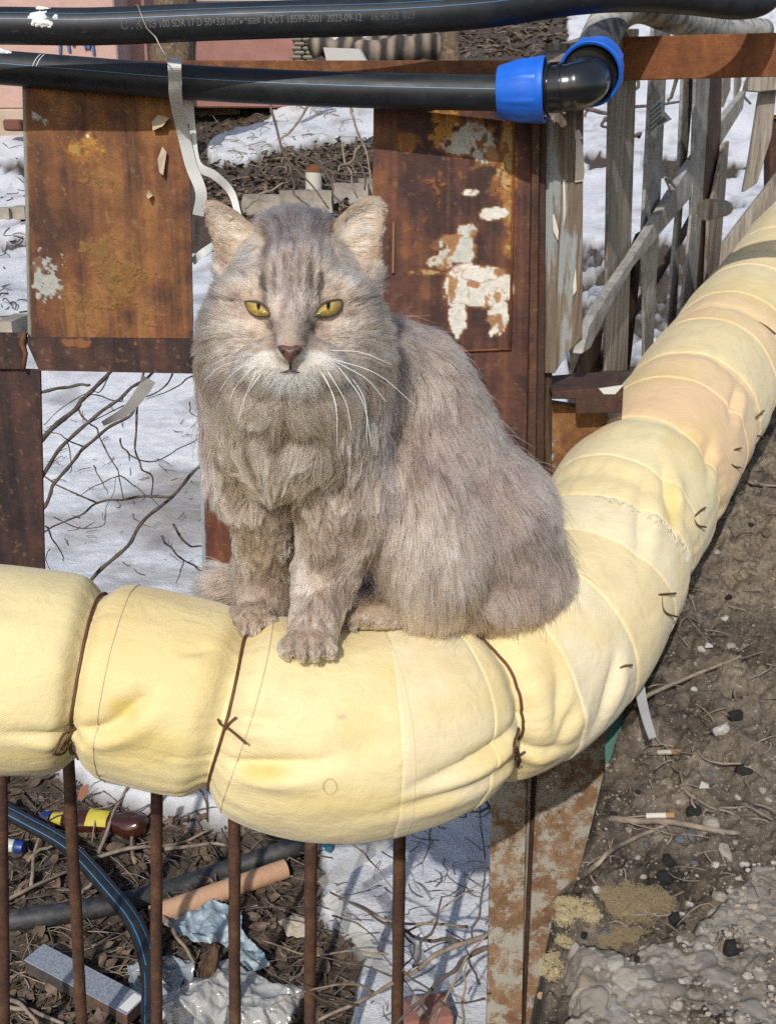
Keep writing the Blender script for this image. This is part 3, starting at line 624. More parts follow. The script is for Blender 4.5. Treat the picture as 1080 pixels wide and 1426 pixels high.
# printed line on the upper pipe, flat print bent round it
def pipe_text(txt, pts, R, px0, px1, ang, height, col, parent):
    cu = bpy.data.curves.new('t', 'FONT'); cu.body = txt; cu.size = 1; ob = bpy.data.objects.new('t', cu); SC.collection.objects.link(ob)
    bpy.context.view_layer.update(); dg = bpy.context.evaluated_depsgraph_get(); me = bpy.data.meshes.new_from_object(ob.evaluated_get(dg))
    import bmesh
    b = bmesh.new(); b.from_mesh(me); bmesh.ops.triangulate(b, faces=b.faces[:]); 
    bpy.data.objects.remove(ob)
    co = np.array([v.co[:] for v in b.verts]); f = [[v.index for v in g.verts] for g in b.faces]; b.free()
    x = (co[:, 0] - co[:, 0].min()) / (co[:, 0].max() - co[:, 0].min()); xs = [project([p])[0][0] for p in pts]
    out = []
    for t, y in zip(x, co[:, 1]):
        px = lerp(px0, px1, t); s = float(np.interp(px, xs[:118], np.arange(118))) / (len(pts) - 1)
        out.append(on_pipe(pts, R, s, ang + y * height / R, .0003))
    return mesh('printed_line', out, f, col, False, None, parent)
ink = simple('pale_print', (.11, .115, .12), .6); ink2 = simple('faint_print', (.06, .063, .067), .6)
pipe_text('СТК', upp, UR, 174, 203, -.2, .0125, ink2, up)
pipe_text('ПЭ 100 SDR 17 D 50×3,0 питьевая', upp, UR, 208, 364, -.17, .0095, ink, up)
pipe_text('ГОСТ 18599-2001  2023-09-12', upp, UR, 370, 502, -.17, .0095, ink, up)
pipe_text('16:40:13  023', upp, UR, 516, 574, -.17, .0095, ink2, up)
# splash of white foam on the upper pipe
def splat(pts, R, c, parent, seed, mat):
    px0, px1, a0, a1, thr = c; xs = [project([p])[0][0] for p in pts]; n = 70; V = []; F_ = []
    U, A = np.meshgrid(np.linspace(0, 1, n), np.linspace(0, 1, n), indexing='ij'); U = U.ravel(); A = A.ravel()
    e = 1 - ((2 * U - 1) ** 2 + (2 * A - 1) ** 2) + (fbm(np.stack([U * 4, A * 4, U * 0 + seed], 1), 4, seed) - .5) * 3.2
    P = np.array([on_pipe(pts, R, float(np.interp(lerp(px0, px1, u), xs[:118], np.arange(118))) / (len(pts) - 1), lerp(a0, a1, a), -.0006 + .0022 * max(0, min(1, (ee - thr) * 1.4))) for u, a, ee in zip(U, A, e)])
    f = grid_faces(n, n); f = f[(e[f] > thr - .1).all(1)]; used = np.unique(f); re = np.full(len(P), -1); re[used] = np.arange(len(used))
    return mesh('white_splash', P[used], re[f], mat, True, None, parent)
M['foam'] = simple('white_foam', (.66, .66, .63), .6)
splat(upp, UR, (36, 88, -.15, 1.3, .42), up, 4, M['foam'])
# grey wire wound round the pipe and hanging
mb = MB(); xs = [project([p])[0][0] for p in upp]; s0 = float(np.interp(193, xs[:118], np.arange(118))) / 149
mb.tube([on_pipe(upp, UR, s0 + .0006 * k, 1.7 - 1.9 * k / 14, .0008) for k in range(15)] + [W(x, y, 1.045) for x, y in ((205, 40), (217, 52), (226, 70), (236, 84))], .0009, 6); build(mb, 'hanging_wire', M['wire_grey'], up, True)

lo = thing('water_pipe', tuple(W(600, 128, 1.12)), 'lower black water pipe joined by blue nuts to an elbow', 'pipe', 'black water pipes on the fence')
loc = [(-120, 84, 1.165), (0, 94, 1.155), (100, 102, 1.15), (250, 114, 1.14), (400, 122, 1.13), (550, 127, 1.12), (700, 130, 1.11), (730, 130, 1.108)]
lop = pxpath(loc, 120); LR = .0175
mb = MB(); mb.tube(lop, LR, 40); build(mb, 'pipe', M['pipe'], lo, True); stripe(lop, LR, .22, .035, lo)
M['paintmark'] = simple('white_paint_mark', (.55, .56, .56), .6)
mb = MB()
for q in (54, 59):
    xs = [project([p])[0][0] for p in lop]; ss = [float(np.interp(q + k * .9, xs, np.arange(120))) / 119 for k in range(9)]
    A = [on_pipe(lop, LR, ss[k], .2 + .95 * k / 8, .0005) for k in range(9)]; B = [on_pipe(lop, LR, ss[k] + .0018, .2 + .95 * k / 8, .0005) for k in range(9)]
    mb.add(A + B, [(k, k + 1, 9 + k + 1, 9 + k) for k in range(8)])
build(mb, 'paint_mark', M['paintmark'], lo)
splat(lop, LR, (-20, 22, .8, 1.7, .5), lo, 9, M['foam'])
# compression nut: tapered ribbed body
def nut(c, ax, r0, r1, L, parent, ribs=8):
    ax = Vector(ax).normalized(); up_ = Vector((0, 0, 1)); a = ax.cross(up_).normalized(); b = ax.cross(a); seg = 96
    prof = [(0, r0 * .86), (0.0005, r0 * .97), (.002, r0), (L * .42, lerp(r0, r1, .62)), (L * .6, lerp(r0, r1, .8)), (L * .84, r1 * .985), (L * .86, r1), (L * .97, r1), (L, r1 * .97), (L * .985, r1 * .9), (L * .8, r1 * .86)]
    v = []; f = []
    for (s, r) in prof:
        for k in range(seg):
            w = 2 * math.pi * k / seg; g = abs(((k / seg * ribs) % 1) - .5)
            rr = r * (1 + (.05 * (1 - (g / .13) ** 2) if (g < .13 and .003 < s < L * .8) else 0) * (1 if r > r0 * .95 else 0)); v.append(c + ax * s + (a * math.cos(w) + b * math.sin(w)) * rr)
    for i in range(len(prof) - 1):
        for k in range(seg): f.append((i * seg + k, (i + 1) * seg + k, (i + 1) * seg + (k + 1) % seg, i * seg + (k + 1) % seg))
    mb = MB(); mb.add(v, f); o = build(mb, 'blue_nut', M['blue'], parent, True); return auto_smooth(o, 28)
c0 = W(694, 129, 1.110); ax0 = (W(760, 125, 1.098) - c0).normalized()
nut(c0, ax0, .0262, .0325, .048, lo)
# elbow
el0 = W(757, 125, 1.099); E = [el0, W(775, 124, 1.094), W(792, 122, 1.090), W(806, 119, 1.091), W(815, 114, 1.100), W(819, 109, 1.116), W(820, 104, 1.135)]
ep = [Vector(p) for p in spline(E, 40)]
mb = MB(); mb.tube(ep, [.0228] * 12 + [.0222] * 2 + [.0232] * 10 + [.0238] * 8 + [.024] * 8, 36); build(mb, 'elbow', M['black_gloss'], lo, True)
mb = MB()
for k, r in ((0, .0262), (3, .0256), (9, .0246)):
    t = (ep[k + 1] - ep[k]).normalized(); mb.lathe([(-.0018, .02), (-.0016, r), (.0016, r), (.0018, .02)], ep[k], t, 48)
t = (ep[-1] - ep[-2]).normalized(); mb.lathe([(-.012, .02), (-.012, .0285), (-.003, .0285), (-.0025, .031), (.004, .031), (.004, .02)], ep[-1], t, 48)
auto_smooth(build(mb, 'elbow_ring', M['black_gloss'], lo), 30)
nt = (W(842, 74, 1.185) - W(818, 110, 1.115)).normalized()
cN = W(819, 106, 1.118)
o = nut(cN + nt * .052, -nt, .027, .0335, .048, lo); o['label'] = 'blue nut facing the viewer around the elbow mouth'
gp = [W(x, y, d) for x, y, d in spline([(822, 104, 1.13), (826, 82, 1.165), (834, 56, 1.185), (846, 32, 1.2), (866, 12, 1.22), (894, 6, 1.26), (930, 20, 1.34), (965, 33, 1.43), (1010, 42, 1.54), (1060, 44, 1.66)], 70)]
mb = MB(); mb.tube(gp, [.0215] * 30 + [lerp(.0215, .0185, k / 40) for k in range(40)], 32); build(mb, 'grey_pipe', M['dusty'], lo, True)

# white strapping tape over the lower pipe and hanging
tp = thing('strapping_tape', tuple(W(245, 110, 1.12)), 'white strapping tape looped over the lower black pipe and hanging beside the panel', 'tape')
def ribbon(cp, w, name, mat, parent, n=40, twist=None, th=.0006):
    P = [W(x, y, d) for x, y, d in spline([c[:3] for c in cp], n)]; mb = MB(); v = []
    for k, p in enumerate(P):
        t = (P[min(k + 1, n - 1)] - P[max(k - 1, 0)]).normalized(); view = (CAM - p).normalized(); s = t.cross(view).normalized()
        if twist: a = twist * k / n; s = (s * math.cos(a) + view * math.sin(a)).normalized()
        nn = s.cross(t).normalized()
        for q in (1, -1): v += [p + s * w / 2 * q + nn * th / 2, p + s * w / 2 * q - nn * th / 2]
    f = []
    for k in range(n - 1):
        a, b = 4 * k, 4 * k + 4; f += [(a, b, b + 2, a + 2), (a + 1, a + 3, b + 3, b + 1), (a, a + 1, b + 1, b), (a + 2, b + 2, b + 3, a + 3)]
    mb.add(v, f); return build(mb, name, mat, parent, False)
ribbon([(243, 82, 1.10), (243, 92, 1.085), (244, 112, 1.10), (245, 136, 1.12), (254, 180, 1.17), (266, 230, 1.19), (280, 268, 1.2), (276, 300, 1.21)], .0135, 'tape_end', M['tape'], tp, 50, .5)
ribbon([(262, 134, 1.16), (266, 180, 1.18), (274, 228, 1.195), (300, 245, 1.2), (322, 268, 1.21), (332, 300, 1.2)], .0105, 'tape_end', M['tape'], tp, 50, -.9)
ribbon([(268, 365, 1.24), (282, 352, 1.23), (300, 340, 1.24)], .008, 'tape_end', M['tape'], tp, 12)
mb = MB(); P = [W(243, 80, 1.1), W(243, 88, 1.095)]; mb.box(W(243, 85, 1.128), (.011, .022, .005)); build(mb, 'tape_buckle', M['white'], tp)
tag(ribbon([(208, 528, 1.27), (196, 548, 1.3), (175, 572, 1.33), (143, 590, 1.36)], .016, 'plastic_strip', M['tape'], None, 30, 1.2), 'white plastic strip hanging under the dark cross strip', 'plastic strip')

# ================================================================== FAR BACKGROUND: PINK HOUSE, TREES, BLOCKS
def wallmat(name, a, b):
    t = NT(name); n = t.noise(3, 7, .65); n2 = t.noise(40, 4); t.set(col=t.ramp(n, [(.3, a), (.7, b)]), rough=.9, spec=.2); t.bump(n2, .3, .01); return t.m
hs = thing('pink_house', tuple(WY(60, 185, 15)), 'pink plastered house in the far left corner behind the pipes', 'house')
def block(x0, x1, y0, y1, Y, dep, name, mat, parent):
    a = WY(x0, y1, Y); b = WY(x1, y0, Y); mb = MB(); mb.box(((a.x + b.x) / 2, Y + dep / 2, (a.z + b.z) / 2), (b.x - a.x, dep, b.z - a.z)); o = build(mb, name, mat, parent); bevel(o, .02, 1); return o
block(-420, 147, -160, 152, 14.8, 4, 'wall', wallmat('plaster_light', (.42, .27, .23), (.5, .34, .29)), hs)
block(-420, 148, 152, 200, 14.7, 4, 'plinth', wallmat('plinth', (.36, .28, .2), (.46, .37, .28)), hs)
block(146, 190, -160, 180, 15.6, 3, 'wall', wallmat('plaster_pink', (.32, .17, .14), (.4, .23, .2)), hs)
block(188, 408, -10, 150, 17.2, 1.5, 'side_wall', wallmat('plaster_dull', (.25, .125, .105), (.32, .17, .15)), hs)
block(184, 268, 2, 9, 17.0, .3, 'ledge', M['wood_grey'], hs); block(184, 420, -4, 3, 16.9, .3, 'gutter', simple('gutter', (.4, .38, .35)), hs)
block(190, 222, 70, 80, 17.1, .2, 'vent', M['wood_brown'], hs)
ink3 = simple('blue_graffiti', (.07, .12, .3), .8); mb = MB()
for s in ([(80, 58), (92, 58)], [(84, 58), (84, 74)], [(95, 58), (97, 72)], [(102, 56), (103, 64)], [(118, 62), (120, 68), (124, 68), (125, 58)], [(129, 58), (131, 76)]):
    mb = MB(); mb.tube([WY(x, y, 14.78) for x, y in s], .02, 6); build(mb, 'graffiti_stroke', ink3, hs)

block(5, 28, 166, 182, 13.4, .3, 'brick', simple('red_brick', (.13, .05, .035), .9), hs)
# brick pillar by the house: laid bricks
pl_ = thing('brick_pillar', tuple(WY(420, 92, 16.5)), 'low pillar of grey bricks behind the rusty top rail', 'pillar')
mm = simple('grey_brick', (.2, .17, .13), .9); bw = None
mb0 = None
for r in range(7):
    for c in range(2):
        y0 = 52 + r * 6.2; x0 = 405 + c * 16 + (4 if r % 2 else 0); block(x0, x0 + 15, y0, y0 + 5.2, 16.5 - .01 * ((r + c) % 2), .6, 'brick', mm, pl_)
def trunk(name, label, cp, rad, mat, limbs=()):
    P = [WY(x, y, Y) for x, y, Y in spline(cp, 24)]; n = len(P)
    mb = MB(); v0 = len(mb.v); R = [lerp(rad[0], rad[1], k / (n - 1)) * (1 + .25 * max(0, 1 - k / 4)) for k in range(n)]; mb.tube(P, R, 24)
    V = np.array(mb.v); d = (fbm(V * np.array([14, 14, 2.2]), 4, 3) - .5) * rad[0] * .5; cen = np.repeat(np.array([list(p) for p in P]), 24, 0); V[:len(cen)] += (V[:len(cen)] - cen) / rad[0] * d[:len(cen), None]
    root = thing(name, tuple(P[0]), label, 'tree', 'tree trunks by the house'); mesh('trunk', V, mb.f, mat, True, None, root)
    mb = MB()
    for l in limbs: mb.tube([Vector(q) for q in spline([WY(*q) for q in l], 12)], [lerp(rad[1] * .45, rad[1] * .15, k / 11) for k in range(12)], 8)
    if limbs: build(mb, 'limb', mat, root, True)
bark = wood_mat('bark', (.035, .026, .018), (.12, .085, .055), (.24, .18, .12), 'p')
trunk('tree', 'thick ridged tree trunk between the black pipes at upper left', [(240, 132, 13), (241, 70, 13), (243, 0, 13), (240, -140, 13.2)], (.27, .21), bark, [[(243, -60, 13), (300, -150, 13.4), (330, -260, 13.6)]])
trunk('tree', 'thin young trunk behind the rusty rail near the middle top', [(627, 95, 12), (626, 50, 12), (629, 0, 12), (626, -120, 12)], (.095, .08), bark, [[(628, 10, 12), (640, -40, 12), (660, -120, 12)]])
# rolled lagging pipes and board lying at the back
rm = NT('rolled_lagging'); rm.set(col=rm.ramp(rm.math('ADD', rm.math('MULTIPLY', rm.wave(.8, rm.map((2.2, .3, .3)), 6), .5), rm.math('MULTIPLY', rm.noise(5, 5), .6)), [(.4, (.03, .026, .022)), (.62, (.16, .125, .09)), (.8, (.25, .2, .15))]), rough=.9)
for i, (a, b, r, lab) in enumerate((((433, 68, 12.4), (560, 60, 12.8), .1, 'dark end of lagged pipe lying behind the rail'), ((500, 78, 11.9), (610, 62, 12.6), .13, 'striped brown lagged pipe lying nearest the rail'), ((530, 62, 13.2), (612, 54, 13.5), .09, 'farthest striped lagged pipe on the heap'))):
    mb = MB(); P = [lerp(WY(*a), WY(*b), k / 20) + Vector((0, 0, .02 * math.sin(k * .9))) for k in range(21)]; mb.tube(P, [r * (1 + .1 * math.sin(k * 2.1)) for k in range(21)], 14); o = build(mb, 'lagged_pipe', rm.m, None, True); tag(o, lab, 'pipe', 'lagged pipes lying at the back')
mb = MB(); mb.prism([WY(x, y, 11.6) for x, y in ((450, 66), (500, 68), (513, 92), (456, 92))], (.02, .05, 0)); tag(build(mb, 'white_board', simple('board_grey', (.38, .38, .36), .8)), 'pale board leaning among the lagged pipes', 'board')
# concrete blocks and kerb stones, pipe stub
cm = wallmat('far_concrete', (.14, .115, .09), (.28, .24, .2)); cm2 = wallmat('kerb_stone_grey', (.15, .125, .1), (.36, .32, .27))
def rough_block(x0, x1, y0, y1, dep, seed, name, mat, label, group=None, cat='block'):
    import bmesh
    P = THit((x0 + x1) / 2, y1); Y = P.y; a = WY(x0, y1, Y); b2 = WY(x1, y0, Y); sz = Vector((b2.x - a.x, dep, b2.z - a.z)); c = Vector(((a.x + b2.x) / 2, Y + dep / 2, (a.z + b2.z) / 2))
    b = bmesh.new(); bmesh.ops.create_cube(b, size=1); bmesh.ops.subdivide_edges(b, edges=b.edges[:], cuts=5, use_grid_fill=True)
    v = np.array([q.co[:] for q in b.verts]); f = [[q.index for q in g.verts] for g in b.faces]; b.free()
    r = np.maximum(np.abs(v).max(1), 1e-6); v = v * np.array(sz); n = (fbm(v * 9 + seed * 5, 3, seed) - .5)[:, None] * .35 * min(sz.x, sz.z); nv = v / (np.linalg.norm(v, axis=1)[:, None] + 1e-9)
    v = v + nv * n; v[:, 2] = np.clip(v[:, 2], -sz.z * .62, sz.z * .6)
    o = mesh(name, v + np.array(c), f, mat, False); tag(o, label, cat, group); return o
for i, q in enumerate(((268, 297, 140, 162, 'dark concrete block at the left end of the row'), (298, 334, 140, 160, 'paler concrete block at the right end of the row'))): rough_block(*q[:4], .5, i, 'concrete_block', cm, q[4], 'concrete blocks lying in the yard')
for i, q in enumerate(((338, 392, 272, 300, 'leftmost flat kerb stone behind the cat'), (392, 462, 266, 296, 'long middle kerb stone behind the cat'), (462, 512, 256, 284, 'tallest kerb stone beside the right ear'), (500, 528, 250, 280, 'small kerb stone touching the right rusty sheet'))): rough_block(*q[:4], .25, 20 + i, 'kerb_stone', cm2, q[4], 'kerb stones in a row behind the cat', 'stone')
for i, q in enumerate(((12, 34, 288, 306, 'pale stone at the left edge nearest the rusty panel'), (-6, 12, 290, 306, 'pale stone cut by the left edge of the photo'), (-4, 16, 448, 474, 'pale mossy stone above the dark strip at far left'))): rough_block(*q[:4], .3, 30 + i, 'stone', cm2, q[4], 'stones in the snow at far left', 'stone')
st = thing('pipe_stub', tuple(THit(437, 266)), 'short whitewashed pipe stub with rusty top standing in the yard', 'pipe stub'); Y = THit(437, 266).y; rr = 11 * Y / F
mb = MB(); mb.lathe([(0, rr), (WY(437, 240, Y).z - WY(437, 268, Y).z, rr)], WY(437, 268, Y), (0, 0, 1), 20); build(mb, 'stub_wall', simple('whitewash', (.46, .43, .36), .85), st, True)
mb = MB(); z1 = WY(437, 240, Y); mb.lathe([(0, rr * 1.02), (.05, rr * .9), (.08, 0.001)], z1, (0, 0, 1), 20); build(mb, 'rusty_cap', M['rust'], st)
# ================================================================== THE YELLOW INSULATED PIPE
PR = .095
ICP = [(-240, 905, 143), (-160, 915, 143), (-50, 926, 143), (50, 937, 143), (130, 946, 142), (230, 962, 142), (330, 988, 142), (450, 1014, 141), (560, 1004, 139), (640, 982, 135), (716, 947, 130), (766, 900, 126), (810, 838, 121), (860, 735, 114), (935, 615, 101), (1005, 505, 88), (1085, 392, 77), (1150, 302, 67), (1215, 218, 60), (1300, 130, 52)]
cc_ = spline(ICP, 1400); raw = np.array([list(W(x, y, F * PR / r)) for x, y, r in cc_])
ker = np.exp(-np.linspace(-2.5, 2.5, 91) ** 2); ker /= ker.sum()
pad = np.vstack([np.repeat(raw[:1], 45, 0) + (raw[0] - raw[1]) * np.arange(45, 0, -1)[:, None], raw, np.repeat(raw[-1:], 45, 0) + (raw[-1] - raw[-2]) * np.arange(1, 46)[:, None]])
IP = np.stack([np.convolve(pad[:, k], ker, 'valid') for k in range(3)], 1)
sl = np.concatenate([[0], np.cumsum(np.linalg.norm(np.diff(IP, axis=0), axis=1))]); SN = 900
ss_ = np.linspace(0, sl[-1], SN); IP = np.stack([np.interp(ss_, sl, IP[:, k]) for k in range(3)], 1); IS = ss_
IT = np.gradient(IP, axis=0); IT /= np.linalg.norm(IT, axis=1)[:, None]
IU = np.array([0, 0, 1.0]) - IT * IT[:, 2:3]; IU /= np.linalg.norm(IU, axis=1)[:, None]     # up
IV = np.cross(IU, IT)                                                                        # sideways
if IV[100, 1] > 0: IV = -IV                                                                  # towards the camera on the front run
ipx, ipy, _ = project(IP)
def s_of(px, py): return float(IS[np.argmin((ipx - px) ** 2 + (ipy - py) ** 2)])
WIRES = [s_of(128, 944), s_of(322, 986), s_of(652, 977)]
EXTRA = [s_of(850, 750), s_of(893, 680), s_of(955, 585), s_of(1000, 515), s_of(1062, 425)]
KN = sorted(WIRES + EXTRA)
def skin(s, th, smooth=False):
    """radius of the lagging at arc length s and angle th (0 = sideways to the viewer, pi/2 = up)"""
    edges = np.array([-.3] + WIRES + [s_of(850, 750), s_of(955, 585), s_of(1062, 425), IS[-1] + .2]); i = np.clip(np.searchsorted(edges, s) - 1, 0, len(edges) - 2)
    t = (s - edges[i]) / (edges[i + 1] - edges[i]); amp = np.array([.045, -.02, .055, .015, .01, .01, .01])[np.clip(i, 0, 6)]
    r = PR * (1 + amp * np.sin(np.pi * np.clip(t, 0, 1)) ** .7)
    under = .5 - .5 * np.sin(th)
    r = r * (1 + .035 * under * np.isin(i, (2,)) * np.sin(np.pi * np.clip(t, 0, 1)))
    q = np.stack([s * 9, np.cos(th) * 1.1, np.sin(th) * 1.1], 1)
    r = r + (fbm(q, 3, 91) - .5) * .010
    for sw, a in [(w, .0125) for w in WIRES] + [(e, .003) for e in EXTRA]:
        g = np.exp(-((s - sw) / .012) ** 2); g2 = np.exp(-np.abs(s - sw) / .03)
        r = r - a * g - a * .55 * g2 * (.5 + under)
        wr = np.abs(fbm(np.stack([np.cos(th) * 4.2, np.sin(th) * 4.2, s * 2.5 + 0 * th], 1), 3, 93) - .5)
        r = r - .005 * g2 * np.clip(.22 - wr, 0, 1) / .22 * (.25 + .75 * under)
    return r
def ipt(s, th, extra=0.0):
    s = np.asarray(s, float); th = np.asarray(th, float)
    P = np.stack([np.interp(s, IS, IP[:, k]) for k in range(3)], 1); U = np.stack([np.interp(s, IS, IU[:, k]) for k in range(3)], 1); V = np.stack([np.interp(s, IS, IV[:, k]) for k in range(3)], 1)
    r = skin(s, th) + DIMPLES(s, th) + extra
    return P + (V * np.cos(th)[:, None] + U * np.sin(th)[:, None]) * r[:, None]
DL = []
def DIMPLES(s, th):
    d = 0 * s
    for (s0, t0, ls, lt, ang, dep) in DL:
        a = (s - s0); b = ((th - t0 + math.pi) % (2 * math.pi) - math.pi) * PR; c_, s_ = math.cos(ang), math.sin(ang); u = a * c_ + b * s_; v = -a * s_ + b * c_
        d = d - dep * np.exp(-(u / ls) ** 2) * np.exp(-(np.abs(v) / lt) ** 1.3) + dep * .55 * np.exp(-(u / ls) ** 2) * np.exp(-((v + lt * 2.2) / (lt * 1.5)) ** 2)
    return d
gs, gt_ = np.meshgrid(np.linspace(0, IS[-1], 500), np.linspace(-1.6, 2.4, 160), indexing='ij'); gs = gs.ravel(); gt_ = gt_.ravel(); gP = ipt(gs, gt_); gx, gy, gd = project(gP)
def st_of(px, py):
    e = (gx - px) ** 2 + (gy - py) ** 2; c = np.argsort(e)[:12]; k = c[np.argmin(gd[c] * 4000 + e[c])]; return float(gs[k]), float(gt_[k])
for (px, py, ls, lt, ang, dep) in ((178, 985, .022, .008, .9, .010), (160, 1010, .02, .006, .6, .006), (375, 1068, .034, .006, .28, .012), (92, 1022, .03, .005, -.1, .009), (130, 1018, .025, .006, .2, .007), (345, 1003, .02, .005, 0.1, .006), (690, 1040, .035, .006, .3, .010), (740, 1045, .03, .006, -.3, .009), (640, 1070, .03, .005, .25, .005), (790, 1010, .02, .006, 1.2, .008), (780, 980, .03, .006, 1.35, .006), (890, 725, .04, .007, .3, .007), (928, 690, .03, .006, .6, .008), (985, 640, .03, .006, .3, .006), (1020, 560, .04, .006, .2, .008), (270, 905, .014, .004, .6, .003), (610, 1110, .04, .006, .1, .005), (850, 960, .03, .006, 1.0, .008)):
    a, b = st_of(px, py); DL.append((a, b, ls, lt, ang, dep))
_gs, _gt = np.meshgrid(np.linspace(0, IS[-1], 420), np.linspace(0, 2 * np.pi, 140, endpoint=False), indexing='ij')
_PB = BVHTree.FromPolygons([Vector(q) for q in ipt(_gs.ravel(), _gt.ravel())], grid_faces(420, 140, True).tolist())
def st_of(px, py):
    h = _PB.ray_cast(CAM, ray(px, py).normalized())[0]
    if h is None: k = np.argmin((gx - px) ** 2 + (gy - py) ** 2); return float(gs[k]), float(gt_[k])
    h = np.array(h); k = int(np.argmin(((IP - h) ** 2).sum(1))); q = h - IP[k]; return float(IS[k] + q @ IT[k]), float(math.atan2(q @ IU[k], q @ IV[k]))
insul = thing('insulated_pipe', tuple(ipt([s_of(450, 1016)], [-1.57])[0]), 'thick pipe lagged in pale yellow cloth that the cat sits on', 'pipe')
fm = NT('lagging_cloth'); c = fm.attr('col'); U = fm.attr('su', 'Fac'); V = fm.attr('sv', 'Fac')
cmb = fm.n.new('ShaderNodeCombineXYZ'); fm.l.new(U, cmb.inputs[0]); fm.l.new(V, cmb.inputs[1])
mU = fm.math('SINE', fm.math('MULTIPLY', U, 2 * math.pi / .0026)); mV = fm.math('SINE', fm.math('MULTIPLY', V, 2 * math.pi / .0019)); wv = fm.math('MULTIPLY', mU, mV)
n1 = fm.noise(55, 6, .65); n2 = fm.noise(900, 2, .6)
c = fm.mix(fm.ramp(fm.math('ADD', fm.math('MULTIPLY', wv, .25), .5), [(.3, .12), (.75, 0.0)]), c, (.55, .41, .14))
c = fm.mix(fm.math('MULTIPLY', fm.ramp(n1, [(.5, 0.0), (.75, 1.0)]), .22), c, (.5, .38, .17))
fm.set(col=c, rough=.66, spec=.32, sheen=.15); n5 = fm.noise(38, 5, .55, None, .8); n6 = fm.noise(11, 4, .5, fm.map((1, 1, 2.5))); b0 = fm.bump(fm.math('ADD', n5, fm.math('MULTIPLY', n6, 1.6)), .55, .0035); b1 = fm.bump(fm.math('ADD', wv, n2), .2, .0006, b0); 
EDG = [(-240, 905), (128, 944), (322, 986), (530, 1010), (600, 996), (652, 977), (716, 947), (772, 892), (814, 832), (838, 770), (862, 732), (892, 684), (930, 623), (958, 578), (985, 535), (1012, 495), (1045, 448), (1085, 392), (1120, 342), (1160, 290), (1300, 130)]
BC = [(.74, .625, .33), (.745, .625, .32), (.75, .635, .35), (.74, .64, .41), (.75, .63, .36), (.74, .62, .34), (.74, .655, .45), (.74, .62, .36), (.73, .65, .44), (.74, .62, .35), (.72, .63, .38), (.76, .525, .305), (.75, .55, .32), (.72, .61, .36), (.75, .56, .33), (.71, .61, .36), (.72, .60, .34), (.71, .60, .35), (.71, .60, .34), (.71, .60, .34)]
es = [s_of(*e) for e in EDG]; es[0] = 0; es[-1] = IS[-1]
for i in range(len(es) - 1):
    s0, s1 = es[i], es[i + 1]; wire_edge = any(abs(s0 - w) < .004 for w in WIRES); nxt_wire = any(abs(s1 - w) < .004 for w in WIRES)
    lap = .0 if nxt_wire or i == len(es) - 2 else .012
    TOT = s1 - s0 + lap; hd_ = np.array([0, .0006, .0012, .002, .003, .0045]) / TOT; n0 = max(14, int(TOT / .0032)); UU = np.concatenate([hd_, np.linspace(hd_[-1], 1, n0)[1:]]); n = len(UU); m = 168
    S, T = np.meshgrid(UU, np.linspace(0, 2 * np.pi, m, endpoint=False), indexing='ij'); U_ = S.ravel(); T = T.ravel()
    wob = lambda T, k: (.010 * np.sin(T + k * 1.7) + .007 * (fbm(np.stack([np.cos(T) * 1.6, np.sin(T) * 1.6, T * 0 + k], 1), 3, 95) - .5)) * 1.0
    a0 = s0 + (0 if wire_edge or i == 0 else wob(T, i)); a1 = s1 + (0 if nxt_wire or i == len(es) - 2 else wob(T, i + 1)) + lap
    S = lerp(a0, a1, U_)
    step = 0.0 if wire_edge else .0022
    ex = (step if i > 5 else step * .35) * np.exp(-(U_ * (s1 - s0)) / .02) - (.0035 * sstep(.0, 1, (U_ * (s1 - s0 + lap) - (s1 - s0)) / .012) if lap else 0)
    if not wire_edge and i > 0: ex = ex - (step + .0045) * np.exp(-((U_ * (s1 - s0)) / .0014) ** 2)
    if i > 5: ex = ex + .0028 * np.sin(np.pi * np.clip(U_, 0, 1)) * (.6 + .8 * fbm(np.stack([np.cos(T) * 2, np.sin(T) * 2, S * 0 + i * 3.3], 1), 2, 96))
    P = ipt(np.clip(S, 0, IS[-1]), T, ex)
    col = np.tile(np.array(BC[i]), (len(P), 1)); pn = np.stack([S * 14, np.cos(T) * 1.5, np.sin(T) * 1.5], 1)
    dirt_ = sstep(.56, .7, fbm(pn * 3.1, 5, 98)); col = lerp(col, np.array((.46, .37, .22)), (dirt_ * .18)[:, None]); stain = sstep(.5, .72, fbm(pn, 4, 97)); col = lerp(col, np.array((.66, .50, .21)), (stain * .5)[:, None])
    px, py, _ = project(P)
    for (cx, cy, rx, ry, k) in ((170, 985, 26, 16, .8), (205, 1040, 75, 34, .5), (365, 1075, 40, 18, .8), (480, 1120, 130, 22, .35), (680, 1055, 40, 26, .45), (740, 1070, 40, 20, .45), (935, 705, 12, 40, .6), (600, 1120, 60, 20, .35), (50, 1060, 80, 20, .3)):
        front = np.cos(T) > -.2; col = lerp(col, np.array((.64, .49, .14)), (k * sstep(-.3, .7, ell(px, py, cx, cy, rx, ry)) * front)[:, None])
    for (cx, cy, k) in ((476, 1000, 9), ):
        col = lerp(col, np.array((.36, .3, .22)), (.7 * sstep(0, .5, ell(px, py, cx, cy, k, 3)))[:, None])
    col = col * .92
    o = mesh('cloth_band', P, grid_faces(n, m, True), fm.m, True, col, insul, None, {'su': S, 'sv': T * PR})
    if i == 11: o['label'] = 'peach coloured band of cloth on the receding run'
